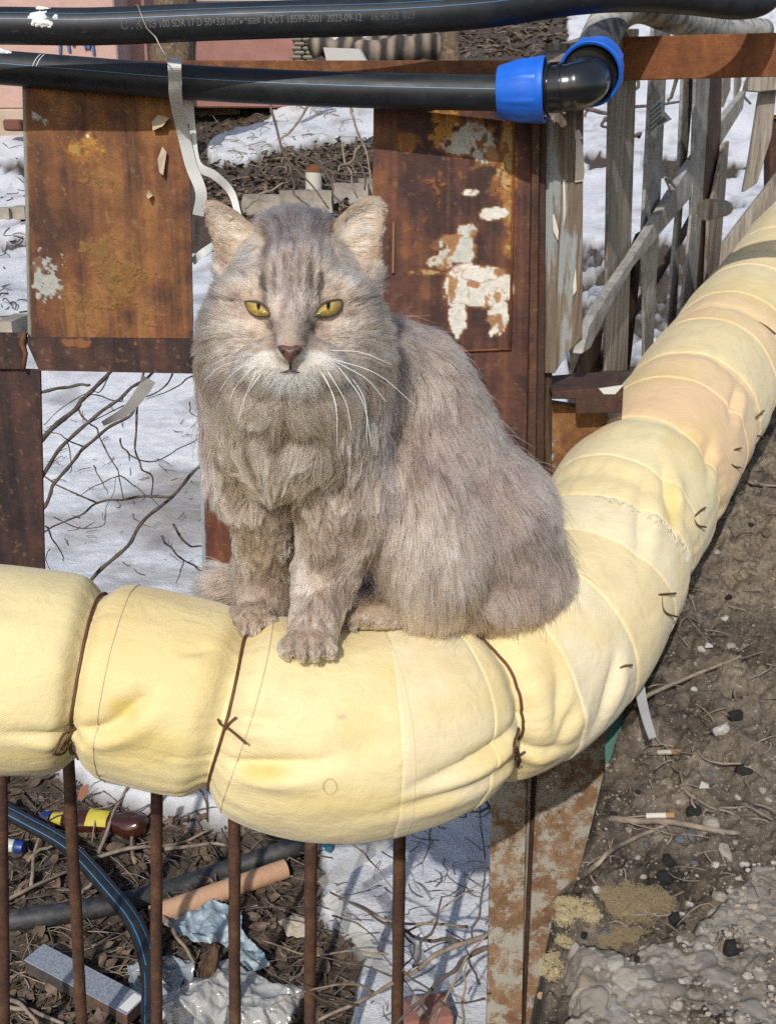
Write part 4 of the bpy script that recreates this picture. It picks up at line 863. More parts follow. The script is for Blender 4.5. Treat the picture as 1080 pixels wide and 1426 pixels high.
# seam stitch lines
def seam(s0, w, mat, name, r=.0005, a=-1.6, b=2.3):
    T = np.linspace(a, b, 90); P = ipt(s0 + w * np.sin(T * 2.3), T, .0004); mb = MB(); mb.tube([Vector(p) for p in P], r, 5); build(mb, name, mat, insul, True)
M['seam'] = simple('seam_thread', (.60, .50, .30), .8)
seam(s_of(172, 950), .002, M['seam'], 'seam'); seam(s_of(351, 993), .003, M['seam'], 'seam'); seam(s_of(536, 1009), .001, M['seam'], 'seam', .0005); seam(s_of(752, 896), .003, M['seam'], 'seam', .0005)
# wire ties
def tie(sw, knot, ends, tilt=0.0):
    T = np.linspace(0, 2 * np.pi, 121)[:-1]; P = ipt(sw + .0015 * np.sin(T * 3) + tilt * np.cos(T), T, .0012); mb = MB(); mb.tube([Vector(p) for p in P] + [Vector(P[0])], .0015, 7, False); w = build(mb, 'tie_wire', M['wire'], insul, True)
    for e in ends:
        st = [st_of(x, y) for x, y in e[0]]; pts = [Vector(ipt([s], [t], e[1] * (k / (len(st) - 1)) + .0012)[0]) for k, (s, t) in enumerate(st)]
        sp_ = [Vector(p) for p in spline(pts, 16)]; mb = MB(); mb.tube(sp_, .0011, 6); build(mb, 'wire_end', M['wire'], w, True)
tie(WIRES[0], None, [([(106, 1014), (92, 1018), (84, 1030), (76, 1042)], .006), ([(76, 1042), (80, 1046), (92, 1042), (102, 1026)], .006), ([(104, 1012), (98, 1022), (88, 1040)], .003)])
tie(WIRES[1], None, [([(316, 1012), (309, 1008), (304, 1000)], .006), ([(312, 1010), (326, 1018), (344, 1032)], .008), ([(314, 1016), (320, 1006), (329, 998)], .005)], .004)
tie(WIRES[2], None, [([(722, 1016), (712, 1030), (706, 1048)], .006), ([(722, 1014), (710, 1036), (716, 1046), (722, 1038)], .008), ([(716, 1044), (722, 1056), (716, 1062), (712, 1050)], .006)], .003)
for pts in ([(912, 829), (918, 828), (932, 826)], [(918, 828), (918, 846), (922, 854), (934, 857)], [(962, 722), (970, 712), (974, 708)], [(962, 722), (966, 732), (974, 734)], [(1012, 645), (1018, 650), (1023, 651)], [(1016, 628), (1024, 625)], [(1048, 583), (1056, 572)], [(860, 930), (866, 926), (872, 925)], [(1047, 446), (1062, 456), (1074, 468)], [(1050, 606), (1058, 608)]):
    st = [st_of(*p) for p in pts]; q = [Vector(ipt([s], [t], .0015 + .005 * k / (len(st) - 1))[0]) for k, (s, t) in enumerate(st)]
    mb = MB(); mb.tube([Vector(p) for p in spline(q, 10)], .0011, 6); build(mb, 'wire_end', M['wire'], insul, True)
# faint pen ring on the cloth
mb = MB(); rp = []
for k in range(25): s, t = st_of(459 + 9 * math.cos(k / 24 * 6.283), 1095 + 11 * math.sin(k / 24 * 6.283)); rp.append(Vector(ipt([s], [t], .0004)[0]))
mb.tube(rp, .0004, 5); build(mb, 'ring_mark', simple('pen_mark', (.5, .36, .14), .8), insul)
# frayed threads along one cloth edge on the bend
mb = MB(); fs = es[9]
for k in range(70):
    t = RS.uniform(.25, 1.6); p = ipt([fs + .010 * math.sin(t + 9 * 1.7)], [t], .004)[0]; q = ipt([fs - RS.uniform(.006, .016)], [t + RS.uniform(-.06, .06)], .004 + RS.uniform(0, .003))[0]; mb.tube([Vector(p), Vector(q)], .0003, 3, False)
tag(build(mb, 'frayed_threads', simple('thread_white', (.72, .68, .56), .8), insul), kind='stuff')
# solid skin for contact
gs2, gt2 = np.meshgrid(np.linspace(0, IS[-1], 420), np.linspace(0, 2 * np.pi, 140, endpoint=False), indexing='ij')
PIPEV = ipt(gs2.ravel(), gt2.ravel()); PB = BVHTree.FromPolygons([Vector(q) for q in PIPEV], grid_faces(420, 140, True).tolist())
def PHit(px, py): h = PB.ray_cast(CAM, ray(px, py).normalized()); return h[0]
# cloth strips hanging below the lagging on the right
tag(ribbon([(886, 905, 1.19), (888, 940, 1.16), (893, 975, 1.13), (900, 1003, 1.10), (908, 1028, 1.08)], .011, 'cloth_strip', simple('strip_grey', (.33, .33, .32), .9), None, 30, .9, .001), 'torn greyish white cloth strip hanging from the yellow pipe', 'cloth strip')
tag(ribbon([(868, 930, 1.24), (858, 985, 1.21), (852, 1040, 1.19), (853, 1090, 1.18), (846, 1130, 1.18)], .016, 'green_strip', simple('strip_green', (.012, .09, .07), .5), None, 24, .4, .001), 'dark green plastic strip behind the post under the pipe', 'plastic strip')
# ================================================================== THE CAT
EX = np.array([1.0, 0, 0]); EU = np.array([0, sP, cP]); ED = np.array([0, cP, -sP]); C0 = np.array([0, 0, CAMZ])
def c2w(A): return C0 + A[:, :1] * EX + A[:, 1:2] * EU + A[:, 2:3] * ED
def w2c(P): q = np.asarray(P, float) - C0; return np.stack([q @ EX, q @ EU, q @ ED], 1)
def C(px, py, d): return np.array([(px - CX) / F * d, (CY - py) / F * d, d])
def pd(px, py): h = PHit(px, py); return float(w2c([h])[0, 2]) if h is not None else 1.0
prim = []
def E(px, py, d, rx, ry, rd, ang=0, k=.014):
    s = d / F; a = math.radians(ang); R = np.array([[math.cos(a), math.sin(a), 0], [-math.sin(a), math.cos(a), 0], [0, 0, 1]])
    prim.append(('e', C(px, py, d), np.array([rx, ry, rd]) * s, R, k))
def K(a, ra, b, rb, k=.014): prim.append(('k', C(*a), ra * a[2] / F, C(*b), rb * b[2] / F, k))
dp1 = pd(350, 872); dp2 = pd(428, 906); dp3 = pd(525, 868)
# head
E(411, 398, .885, 86, 82, 84); E(411, 350, .90, 68, 46, 60)
E(409, 448, .862, 98, 66, 42, 0, .03)
E(350, 466, .878, 52, 54, 44, 0, .03); E(468, 466, .878, 54, 54, 44, 0, .03); E(342, 508, .892, 44, 46, 42, 0, .03); E(476, 508, .892, 48, 46, 42, 0, .03)
K((409, 385, .842), 34, (404, 474, .808), 17, .022)
E(373, 498, .824, 38, 23, 20, 8, .018); E(436, 499, .824, 40, 23, 20, -8, .018); E(404, 488, .806, 16, 12, 12, 0, .008)
E(405, 519, .834, 34, 15, 18, 0, .016); E(405, 546, .852, 74, 36, 34, 0, .03); E(402, 590, .885, 60, 60, 44, 0, .03)
E(354, 402, .848, 36, 14, 20, 10, .016); E(464, 402, .848, 36, 14, 20, -10, .016)
# neck, chest
E(410, 560, .92, 112, 84, 80, 0, .03); E(410, 605, .93, 94, 74, 74, 0, .03)
E(350, 645, .965, 46, 76, 58, 0, .025); E(470, 660, .95, 60, 90, 62, 0, .025)
# front legs and paws
K((364, 690, .965), 46, (369, 790, dp1 + .012), 33, .014); K((369, 790, dp1 + .016), 32, (360, 846, dp1 + .012), 26, .010)
E(344, 863, dp1 - .012, 38, 23, 40, 10, .008)
K((468, 700, .945), 52, (454, 800, dp2 + .025), 39, .014); K((454, 800, dp2 + .025), 39, (437, 868, dp2 + .006), 32, .012)
E(429, 894, dp2 - .008, 36, 21, 36, 5, .010)
for (bx, by, bd, w) in ((345, 870, dp1 - .03, 74), (429, 902, dp2 - .022, 72)):
    for j in range(4): E(bx - w * .54 + w * 1.08 * (j + .5) / 4, by + (1 if j in (0, 3) else 5) - 2, bd + (.006 if j in (0, 3) else -.003), w * .145, 14, 17, 0, .002)
# body, haunch, rump
K((470, 520, .985), 80, (552, 545, 1.015), 82, .03); E(592, 622, 1.04, 90, 116, 100, 22, .03)
E(655, 735, 1.055, 108, 112, 110, 0, .03); E(705, 800, 1.07, 76, 58, 84, 0, .03)
E(598, 748, .982, 68, 104, 52, 8, .013); E(560, 690, .985, 60, 90, 50, 0, .03); E(640, 830, 1.03, 100, 34, 60, 0, .02)
E(526, 855, dp3 - .014, 46, 22, 38, -4, .008)
for j in range(3): E(494 + j * 15, 861 - j * 1 + (2 if j == 1 else 0), dp3 - .030 + .004 * j, 10, 13, 14, 0, .002)
# tail curled behind the legs
K((560, 840, 1.05), 26, (380, 832, dp1 + .055), 22, .015); K((380, 832, dp1 + .055), 22, (312, 812, dp1 + .05), 15, .012)
EARS = [([(283, 285), (290, 278), (305, 279), (330, 294), (352, 312), (374, 334), (366, 380), (318, 408), (304, 378), (298, 342), (288, 314)], .882), ([(450, 334), (470, 303), (490, 284), (512, 272), (527, 273), (536, 284), (537, 306), (531, 332), (527, 372), (512, 408), (465, 380)], .882)]
def sdf(A):
    d = None
    for p in prim:
        if p[0] == 'e':
            q = (A - p[1]) @ p[3].T / p[2]; k0 = np.sqrt((q * q).sum(1)); q2 = q / p[2]; k1 = np.sqrt((q2 * q2).sum(1)); s = k0 * (k0 - 1) / np.maximum(k1, 1e-6); k = p[4]
        else:
            ab = p[3] - p[1]; t = np.clip(((A - p[1]) @ ab) / (ab @ ab), 0, 1); s = np.sqrt((((A - p[1]) - t[:, None] * ab) ** 2).sum(1)) - (p[2] + (p[4] - p[2]) * t); k = p[5]
        if d is None: d = s
        else: h = np.clip(k - np.abs(d - s), 0, None) / k; d = np.minimum(d, s) - h * h * k * .25
    for poly, dc in EARS:
        px = CX + F * A[:, 0] / A[:, 2]; py = CY - F * A[:, 1] / A[:, 2]; near = (py < 440) & (A[:, 2] < .95)
        s = np.full(len(A), 1.0); i = np.where(near)[0]
        sd = inpoly(px[i], py[i], poly); mid = dc + .007 * sstep(0, 22, sd) - .004 * sstep(312, 282, py[i]) - .006 * sstep(360, 400, py[i])
        s[i] = np.maximum(np.abs(A[i, 2] - mid) - .0032, -sd * dc / F); k = .006
        h = np.clip(k - np.abs(d - s), 0, None) / k; d = np.minimum(d, s) - h * h * k * .25
    return d
def surface_nets(lo, hi, h):
    n = np.ceil((hi - lo) / h).astype(int) + 1; ax = [lo[k] + h * np.arange(n[k]) for k in range(3)]
    # coarse pass first to skip empty space
    G = np.full(n, 1.0, np.float32); B = 8
    for i in range(0, n[0], B):
        X, Y, Z = np.meshgrid(ax[0][i:i + B], ax[1], ax[2], indexing='ij'); G[i:i + B] = sdf(np.stack([X.ravel(), Y.ravel(), Z.ravel()], 1)).reshape(X.shape)
    ins = G < 0; cnt = np.zeros(n - 1, np.int32); acc = np.zeros((*(n - 1), 3), np.float32)
    for a in range(3):
        sl0 = [slice(None)] * 3; sl1 = [slice(None)] * 3; sl0[a] = slice(0, -1); sl1[a] = slice(1, None)
        g0, g1 = G[tuple(sl0)], G[tuple(sl1)]; cr = (g0 < 0) != (g1 < 0); t = np.where(cr, g0 / np.where(cr, g0 - g1, 1), 0)
        o1, o2 = [q for q in range(3) if q != a]
        for u in (0, 1):
            for v in (0, 1):
                sl = [slice(None)] * 3; sl[o1] = slice(u, n[o1] - 1 + u); sl[o2] = slice(v, n[o2] - 1 + v); c = cr[tuple(sl)]; cnt += c
                acc[..., a] += np.where(c, t[tuple(sl)], 0); acc[..., o1] += c * u; acc[..., o2] += c * v
    act = cnt > 0; idx = np.full(n - 1, -1, np.int64); idx[act] = np.arange(act.sum()); ij = np.argwhere(act)
    V = lo + h * (ij + acc[act] / cnt[act][:, None]); Fs = []
    for a in range(3):
        o1, o2 = [(1, 2), (2, 0), (0, 1)][a]; sl0 = [slice(1, -1)] * 3; sl1 = [slice(1, -1)] * 3; sl0[a] = slice(0, -1); sl1[a] = slice(1, None)
        s0 = ins[tuple(sl0)]; s1 = ins[tuple(sl1)]
        for flip in (0, 1):
            e = np.argwhere((s0 & ~s1) if not flip else (~s0 & s1)); e = e + np.array([0 if q == a else 1 for q in range(3)])
            def nb(u, v): w = e.copy(); w[:, o1] -= u; w[:, o2] -= v; return idx[w[:, 0], w[:, 1], w[:, 2]]
            q = np.stack([nb(1, 1), nb(0, 1), nb(0, 0), nb(1, 0)], 1); Fs.append(q if not flip else q[:, ::-1])
    return V, np.concatenate(Fs)
loC = np.array([-.185, -.155, .765]); hiC = np.array([.19, .285, 1.155])
CV, CF = surface_nets(loC, hiC, .0031)
eps = 5e-4
CNn = np.stack([sdf(CV + np.eye(3)[k] * eps) - sdf(CV - np.eye(3)[k] * eps) for k in range(3)], 1); CNn /= np.linalg.norm(CNn, axis=1)[:, None] + 1e-9
# keep the cat on top of the lagging: nothing sinks more than a little
CW = c2w(CV)
cpx = CX + F * CV[:, 0] / CV[:, 2]; cpy = CY - F * CV[:, 1] / CV[:, 2]
EYES = [[(339, 418.5), (348, 418.5), (359, 420), (368, 425.5), (375, 433), (378, 439.5), (371.5, 441.5), (358, 441.5), (346.5, 434.5), (342, 427)], [(435.5, 442), (439, 434.5), (447, 424.5), (458, 419), (470, 416.5), (477.5, 417.5), (474, 431), (461.5, 441), (447, 442)]]
EYES = [[(lerp(358, x, .94), lerp(430, y, .88)) for x, y in EYES[0]], [(lerp(457, x, .94), lerp(430, y, .88)) for x, y in EYES[1]]]
def fur_color(px, py, A, N):
    """coat colours (linear albedo), with painted shade between the toes"""
    n = len(px); taupe = np.array((.385, .285, .218)); grey = np.array((.275, .206, .166)); cream = np.array((.62, .49, .37)); white = np.array((.80, .76, .68)); dark = np.array((.04, .029, .021)); tan = np.array((.60, .465, .35)); gold = np.array((.36, .265, .18))
    q = np.stack([px / 40, py / 40, A[:, 2] * 30], 1); m = fbm(q, 4, 7); m2 = fbm(np.stack([px / 9, py / 26, A[:, 2] * 40], 1), 3, 8)
    col = lerp(taupe, grey, sstep(.35, .65, m)[:, None])
    # body greyer on the back and flank, haunch paler
    col = lerp(col, np.array((.26, .19, .156)), (sstep(540, 640, px) * .75)[:, None])
    col = lerp(col, np.array((.50, .39, .305)), (sstep(-.1, .6, ell(px, py, 600, 770, 75, 110)) * .75)[:, None])
    # chest tan with dark streaks
    ch = sstep(0, .5, ell(px, py, 405, 600, 130, 110)); col = lerp(col, tan * 1.08, (ch * .8)[:, None])
    stk = sstep(.58, .66, fbm(np.stack([px / 9 + .25 * np.sin(py / 14), py / 60, A[:, 2] * 20], 1), 3, 17)); col = lerp(col, dark * 2.0, (stk * .78 * sstep(-.1, .3, ell(px, py, 410, 640, 120, 90)))[:, None])
    # legs
    lg = sstep(670, 730, py) * sstep(520, 490, px); col = lerp(col, np.array((.50, .38, .29)), (lg * .7)[:, None])
    bars = sstep(.52, .66, fbm(np.stack([px / 40, py / 11, A[:, 2] * 10], 1), 3, 19)); col = lerp(col, dark * 2.6, (lg * bars * .42)[:, None])
    pw = np.maximum.reduce([sstep(-.2, .3, ell(px, py, *e)) for e in ((348, 864, 46, 32), (430, 896, 48, 34), (528, 860, 56, 26))]); col = lerp(col, np.array((.37, .29, .215)), (pw * .75)[:, None])
    col = lerp(col, np.array((.34, .262, .19)), (sstep(-.2, .3, ell(px, py, 528, 860, 56, 26)) * .8)[:, None])
    # face
    hd = sstep(-.1, .25, ell(px, py, 411, 425, 140, 130)) * (A[:, 2] < .93)
    fc = lerp(np.array((.48, .37, .29)), np.array((.29, .222, .182)), sstep(.42, .6, m2)[:, None]); col = lerp(col, fc, (hd * .8)[:, None])
    for e, c, k in (((325, 470, 60, 34), cream, .45), ((500, 480, 66, 34), cream, .45), ((350, 385, 46, 24), cream, .45), ((470, 380, 46, 26), cream, .5), ((409, 320, 60, 34), np.array((.26, .21, .18)), .8), ((405, 455, 24, 30), np.array((.36, .285, .225)), .6)):
        col = lerp(col, c, (k * hd * sstep(-.15, .6, ell(px, py, *e)))[:, None])
    st = sstep(.5, .62, fbm(np.stack([px / 7.5, py / 55, px * 0], 1), 3, 23)); col = lerp(col, dark * 1.7, (hd * st * .62 * sstep(-.05, .4, ell(px, py, 408, 365, 62, 62)))[:, None])
    for (cx, cy, rx, ry, k) in ((369, 401, 5.5, 22, .95), (384, 392, 4.5, 24, .75), (398, 386, 4, 26, .5), (431, 392, 4.5, 24, .75), (444, 400, 5.5, 22, .95), (416, 384, 4, 26, .5), (378, 452, 7, 11, .7), (383, 470, 4, 9, .5), (431, 455, 6, 12, .7), (425, 472, 4, 9, .5), (318, 419, 26, 2.6, .75), (500, 420, 30, 2.8, .8), (535, 437, 36, 3.6, .7), (520, 457, 34, 2.6, .4), (548, 470, 36, 3.6, .5), (298, 445, 20, 2.6, .4), (300, 474, 22, 2.8, .35), (525, 400, 34, 3, .45)):
        col = lerp(col, dark, (k * sstep(-.15, .4, ell(px, py, cx, cy, rx, ry)) * (A[:, 2] < .92))[:, None])
    gaps = np.zeros(n)  # shade in the clefts between the toes, painted into the coat colour
    for (bx, by, w, hh) in ((345, 874, 74, 20), (429, 906, 72, 20)):
        for j in (1, 2, 3): gaps = np.maximum(gaps, sstep(-.2, .5, ell(px, py, bx - w * .54 + w * 1.08 * j / 4, by + 2, 2.6, hh)))
    for gx0 in (504, 518): gaps = np.maximum(gaps, sstep(-.2, .5, ell(px, py, gx0, 866, 2.4, 14)))
    col = lerp(col, dark * 1.5, (gaps * .75)[:, None])
    for (cx, cy, rx, ry, c, k) in ((377, 501, 38, 17, white, .85), (433, 501, 40, 17, white, .85), (405, 524, 46, 17, white * .97, .97), (383, 434, 9, 19, cream * 1.25, .95), (435, 436, 8, 19, cream * 1.25, .9), (352, 449, 26, 8, cream * 1.05, .85), (466, 449, 28, 8, cream * 1.05, .85), (338, 470, 34, 14, np.array((.36, .29, .23)), .6), (484, 470, 36, 14, np.array((.36, .29, .23)), .6), (353, 411, 24, 6, cream, .5), (464, 411, 24, 6, cream, .5), (352, 512, 30, 12, cream * 1.15, .6), (466, 512, 30, 12, cream * 1.15, .6)):
        col = lerp(col, c, (k * sstep(.0, .5, ell(px, py, cx, cy, rx, ry)) * (A[:, 2] < .88))[:, None])
    for (x, y) in ((362, 489), (352, 495), (372, 495), (448, 489), (458, 495), (440, 496)): col = lerp(col, dark * 2, (.6 * sstep(.1, .6, ell(px, py, x, y, 8, 2.2)) * (A[:, 2] < .88))[:, None])
    # ears: pale inside, golden rim
    for poly, dc in EARS:
        sd = inpoly(px, py, poly); e = sstep(-6, 6, sd) * sstep(395, 350, py) * (A[:, 2] < .915); c = lerp(gold * np.ones((n, 3)), np.array((.57, .49, .405)), sstep(2, 12, sd)[:, None]); c = lerp(c, gold * 1.1, (sstep(.46, .66, fbm(np.stack([px / 30, py / 5, px * 0], 1), 3, 31)) * .75 * sstep(280, 330, py))[:, None])
        bx0 = 316 if poly[0][0] < 400 else 518; c = lerp(c, gold * .85, (.7 * sstep(-.2, .6, ell(px, py, bx0, 362, 24, 26)))[:, None]); inner = N[:, 2] < .3; col = lerp(col, c, (e * inner)[:, None])
    return np.clip(col, .02, .9)
skin_c = fur_color(cpx, cpy, CV, CNn)
cm_ = NT('cat_coat'); cm_.set(col=cm_.mix(.25, cm_.attr('col'), (.06, .045, .035)), rough=.9, spec=.05)
cat = mesh('cat', CW, CF, cm_.m, True, skin_c)
tag(cat, 'long haired grey taupe cat sitting on the yellow lagged pipe', 'cat')
CB = BVHTree.FromPolygons([Vector(q) for q in CW], CF.tolist())
def CHit(px, py, back=0.0):
    h = CB.ray_cast(CAM, ray(px, py).normalized()); r = ray(px, py)
    d = float(w2c([h[0]])[0, 2]) if h[0] is not None else .85; return W(px, py, d - back), d
# ---- fur strands
FUR_N = 370000
tri = np.concatenate([CF[:, [0, 1, 2]], CF[:, [0, 2, 3]]]); a_, b_, c_ = CV[tri[:, 0]], CV[tri[:, 1]], CV[tri[:, 2]]
area = .5 * np.linalg.norm(np.cross(b_ - a_, c_ - a_), axis=1)
tc = (a_ + b_ + c_) / 3; tpx = CX + F * tc[:, 0] / tc[:, 2]; tpy = CY - F * tc[:, 1] / tc[:, 2]
facing = -(CNn[tri].mean(1) * (tc / np.linalg.norm(tc, axis=1)[:, None])).sum(1)
wgt = area * (1 + 1.6 * sstep(-.1, .35, ell(tpx, tpy, 408, 430, 150, 140))) * np.where(facing > -.25, 1, .3)
rf = np.random.RandomState(77); pick_ = rf.choice(len(tri), FUR_N, p=wgt / wgt.sum()); r1 = np.sqrt(rf.rand(FUR_N)); r2 = rf.rand(FUR_N)
wa, wb, wc = 1 - r1, r1 * (1 - r2), r1 * r2
R0 = a_[pick_] * wa[:, None] + b_[pick_] * wb[:, None] + c_[pick_] * wc[:, None]
N0 = CNn[tri[pick_, 0]] * wa[:, None] + CNn[tri[pick_, 1]] * wb[:, None] + CNn[tri[pick_, 2]] * wc[:, None]; N0 /= np.linalg.norm(N0, axis=1)[:, None] + 1e-9
px = CX + F * R0[:, 0] / R0[:, 2]; py = CY - F * R0[:, 1] / R0[:, 2]
# clear the eyes, the nose
ok = np.ones(FUR_N, bool)
for e in EYES: ok &= ~((inpoly(px, py, e) > -1.2) & (R0[:, 2] < .9))
ok &= ~((inpoly(px, py, [(387, 482), (404, 480), (420, 483), (415, 493), (405, 502), (394, 494)]) > -1) & (R0[:, 2] < .85))
R0, N0, px, py = R0[ok], N0[ok], px[ok], py[ok]; NF = len(R0)
nz = (-N0[:, 2])                                   # how far it faces the viewer
head = sstep(-.25, .15, ell(px, py, 411, 425, 150, 128)) * sstep(.96, .92, R0[:, 2])
face = sstep(.05, .5, ell(px, py, 408, 440, 130, 118)) * sstep(.92, .88, R0[:, 2])
leg = sstep(665, 730, py) * sstep(520, 490, px) * sstep(1.03, 1.0, R0[:, 2])
paw = np.maximum.reduce([sstep(-.15, .35, ell(px, py, *e)) for e in ((347, 864, 50, 34), (430, 896, 52, 36), (528, 860, 54, 27))])
tail = (R0[:, 2] > dp1 + .03) * sstep(470, 420, px) * sstep(740, 770, py)
chest = sstep(-.1, .35, ell(px, py, 410, 610, 150, 120)) * (1 - head) * sstep(.99, .96, R0[:, 2])
def unit(a): return a / (np.linalg.norm(a, axis=1)[:, None] + 1e-9)
ones = np.ones(NF); nose = C(405, 480, .79)
dh = unit(R0 - nose); dh[:, 1] += np.where(py > 470, -.25, .0); dh = unit(dh * np.array([1, 1, .9]))
db = unit(np.stack([.42 * sstep(520, 700, px) - .1 * ones, -ones, .12 * ones], 1)); 
up_back = sstep(560, 430, py) * sstep(520, 600, px); db = unit(lerp(db, unit(np.stack([.85 * ones, -.55 * ones, .3 * ones], 1)), up_back[:, None]))
dch = unit(np.stack([(px - 405) / 190, -ones, -.25 * ones], 1)); dl = unit(np.stack([(px - np.where(px < 405, 362, 450)) / 160, -ones, 0 * ones], 1))
dpaw = unit(np.stack([(px - np.where(px < 390, 350, np.where(px < 480, 430, 560))) / 60, -.75 * ones, -.55 * ones], 1)); dt = unit(np.stack([-ones, -.1 * ones, 0 * ones], 1))
g = lerp(db, dch, chest[:, None]); g = lerp(g, dl, leg[:, None]); g = lerp(g, dh, head[:, None]); g = lerp(g, dpaw, paw[:, None] * .8); g = lerp(g, dt, tail[:, None])
for (ex, ey) in ((358, 429), (457, 429)):         # hair parts around the eyes
    rr = np.stack([px - ex, -(py - ey), 0 * px], 1); k = np.exp(-((px - ex) / 26) ** 2 - ((py - ey) / 15) ** 2) * face; g = g + unit(rr) * (k * 1.8)[:, None]
fl = np.stack([fbm(R0 * 34 + 3.1, 3, 101), fbm(R0 * 34 + 11.7, 3, 103), fbm(R0 * 34 + 23.9, 3, 107)], 1) - .5
g = unit(g + fl * lerp(1.15, .35, face)[:, None])
L = .030 * ones; L = lerp(L, .030 - .010 * sstep(640, 700, py), chest); L = lerp(L, .021, head); L = lerp(L, .0068, face); L = lerp(L, .013, leg); L = lerp(L, .0060, paw); L = lerp(L, .028, tail)
ruff = sstep(.15, -.1, ell(px, py, 408, 450, 140, 110)) * head * sstep(385, 440, py); L = L + .009 * ruff; L = lerp(L, .014, sstep(-.3, .3, ell(px, py, 405, 534, 60, 24)) * head)
L = lerp(L, .0042, sstep(-.1, .6, ell(px, py, 405, 485, 46, 48)) * face); L = lerp(L, .0045, np.maximum(sstep(-.5, .3, ell(px, py, 358, 429, 30, 22)), sstep(-.5, .3, ell(px, py, 457, 429, 30, 22))) * face)
L = lerp(L, .036, sstep(.0, .5, ell(px, py, 600, 820, 60, 60)) * (1 - paw))
earm = np.zeros(NF); 
for poly, dc in EARS:
    sd = inpoly(px, py, poly); m = sstep(-8, 3, sd) * sstep(400, 365, py) * (R0[:, 2] < .92); earm = np.maximum(earm, m)
    inn = m * (nz > .1); sgn = -1 if dc and poly[0][0] < 400 else 1
    de = unit(np.stack([sgn * ones, .18 * ones + .35 * sstep(360, 390, py), -.05 * ones], 1)); g = unit(lerp(g, de, (inn * .9)[:, None])); L = lerp(L, .006 + .009 * sstep(10, 30, sd), inn); L = lerp(L, .0028, m * (nz <= .1)); L = lerp(L, .003, m * sstep(7, 2, sd) * sstep(360, 340, py))
L = L * (0.55 + .7 * rf.rand(NF)); guard = (rf.rand(NF) < .012) * (1 - face) * (1 - paw) * (1 - earm) * (1 - .8 * head) * (1 - .6 * leg); L = L * (1 + .35 * guard)
lift = lerp(.55, .42, face); lift = lerp(lift, .3, paw); lift = lerp(lift, .45, leg); lift = lerp(lift, .22, earm)
tg = g - N0 * (g * N0).sum(1)[:, None]; tg = unit(tg)
col = fur_color(px, py, R0, N0)
# clumps: tips drawn to the tip of a nearby lead strand
ncl = 12000; lead = rf.choice(NF, ncl, replace=False); kd = KDTree(ncl)
for q, j in enumerate(lead): kd.insert(R0[j], q)
kd.balance(); cid = np.fromiter((kd.find(p)[1] for p in R0), np.int64, NF)
NP = 6; T = np.linspace(0, 1, NP)
jit = rf.normal(size=(NF, 3)) * .11
lift = np.clip(lift + .06 * ruff + .12 * guard, 0, .85); jit = jit * (1 + .8 * guard + .5 * earm)[:, None]
d0 = unit(tg * (1 - lift)[:, None] + N0 * lift[:, None] + jit); dirn = unit(tg + N0 * (.10 + jit[:, :1] * .4) + jit * .9 + np.array([0, -.12, 0]) * (1 - face)[:, None])
P = np.zeros((NF, NP, 3)); P[:, 0] = R0 - N0 * .001
for k in range(1, NP):
    t = (k - .5) / (NP - 1); dd = unit(lerp(d0, dirn, min(1, t * 1.5))); P[:, k] = P[:, k - 1] + dd * (L / (NP - 1))[:, None]
cl_amt = lerp(.5, .32, face); cl_amt = lerp(cl_amt, .25, paw); cl_amt = lerp(cl_amt, .7, np.maximum(chest, leg * .5))
LP = P[lead[cid]]; off = LP - LP[:, :1]; own = P - P[:, :1]
nb_ = 1100; lead2 = rf.choice(NF, nb_, replace=False); kd2 = KDTree(nb_)
for q, j in enumerate(lead2): kd2.insert(R0[j], q)
kd2.balance(); bid = np.fromiter((kd2.find(p)[1] for p in R0), np.int64, NF); LQ = P[lead2[bid]]; cl_amt = cl_amt * (1 - .9 * guard); lk = (1 - guard) * (np.maximum(chest, .5 * leg) * .55 + .12 * (1 - face)) * (1 - earm) * (1 - paw)
for k in range(1, NP):
    w = (lk * T[k] ** 1.6)[:, None]; tq = LQ[:, k] + (R0 - LQ[:, 0]) * .35; P[:, k] = lerp(P[:, k], tq, w)
LP = P[lead[cid]]; off = LP - LP[:, :1]
scale = np.clip(L / np.maximum(L[lead[cid]], 1e-4), .4, 1.6)[:, None, None]
for k in range(1, NP):
    w = (cl_amt * (T[k] ** 1.4))[:, None]; target = LP[:, 0] + off[:, k] * scale[:, 0]; P[:, k] = lerp(P[:, k], target, w)
wavy = fbm(R0[lead[cid]] * 60, 2, 111) - .5
for k in range(1, NP): P[:, k, 0] += (np.sin(T[k] * 5 + wavy * 20) * .0022 * (chest + leg * .4) * T[k])
# do not let strands enter the yellow lagging
clv = rf.rand(ncl)[cid]; big_v = rf.rand(nb_)[bid]; amp_ = lerp(1.0, .55, face)
col = col * (1 + amp_ * (.50 * (clv - .5) + .5 * (big_v - .5) * (1 - face)) + .12 * (rf.rand(NF) - .5))[:, None]
darkh = (rf.rand(ncl) < .12)[cid]; col = np.where(darkh[:, None], col * .58, col)
lite = ((rf.rand(ncl) < .10)[cid]) | (rf.rand(NF) < .03); col = np.where(lite[:, None] & (earm < .5)[:, None], col * 1.4 + .03, col); col = np.clip(col, .015, .85)
hc = bpy.data.hair_curves.new('fur'); hc.add_curves([NP] * NF)
PW = c2w(P.reshape(-1, 3)) - np.array(cat['_o'])
hc.points.foreach_set('position', PW.astype(np.float32).ravel())
rad0 = lerp(.00026, .00019, face)
hc.points.foreach_set('radius', np.repeat(rad0, NP).astype(np.float32) * np.tile((np.array([1, 1, .95, .8, .55, .18])), NF).astype(np.float32))
at = hc.attributes.new('hcol', 'FLOAT_COLOR', 'CURVE'); c4 = np.ones((NF, 4), np.float32); c4[:, :3] = col; at.data.foreach_set('color', c4.ravel())
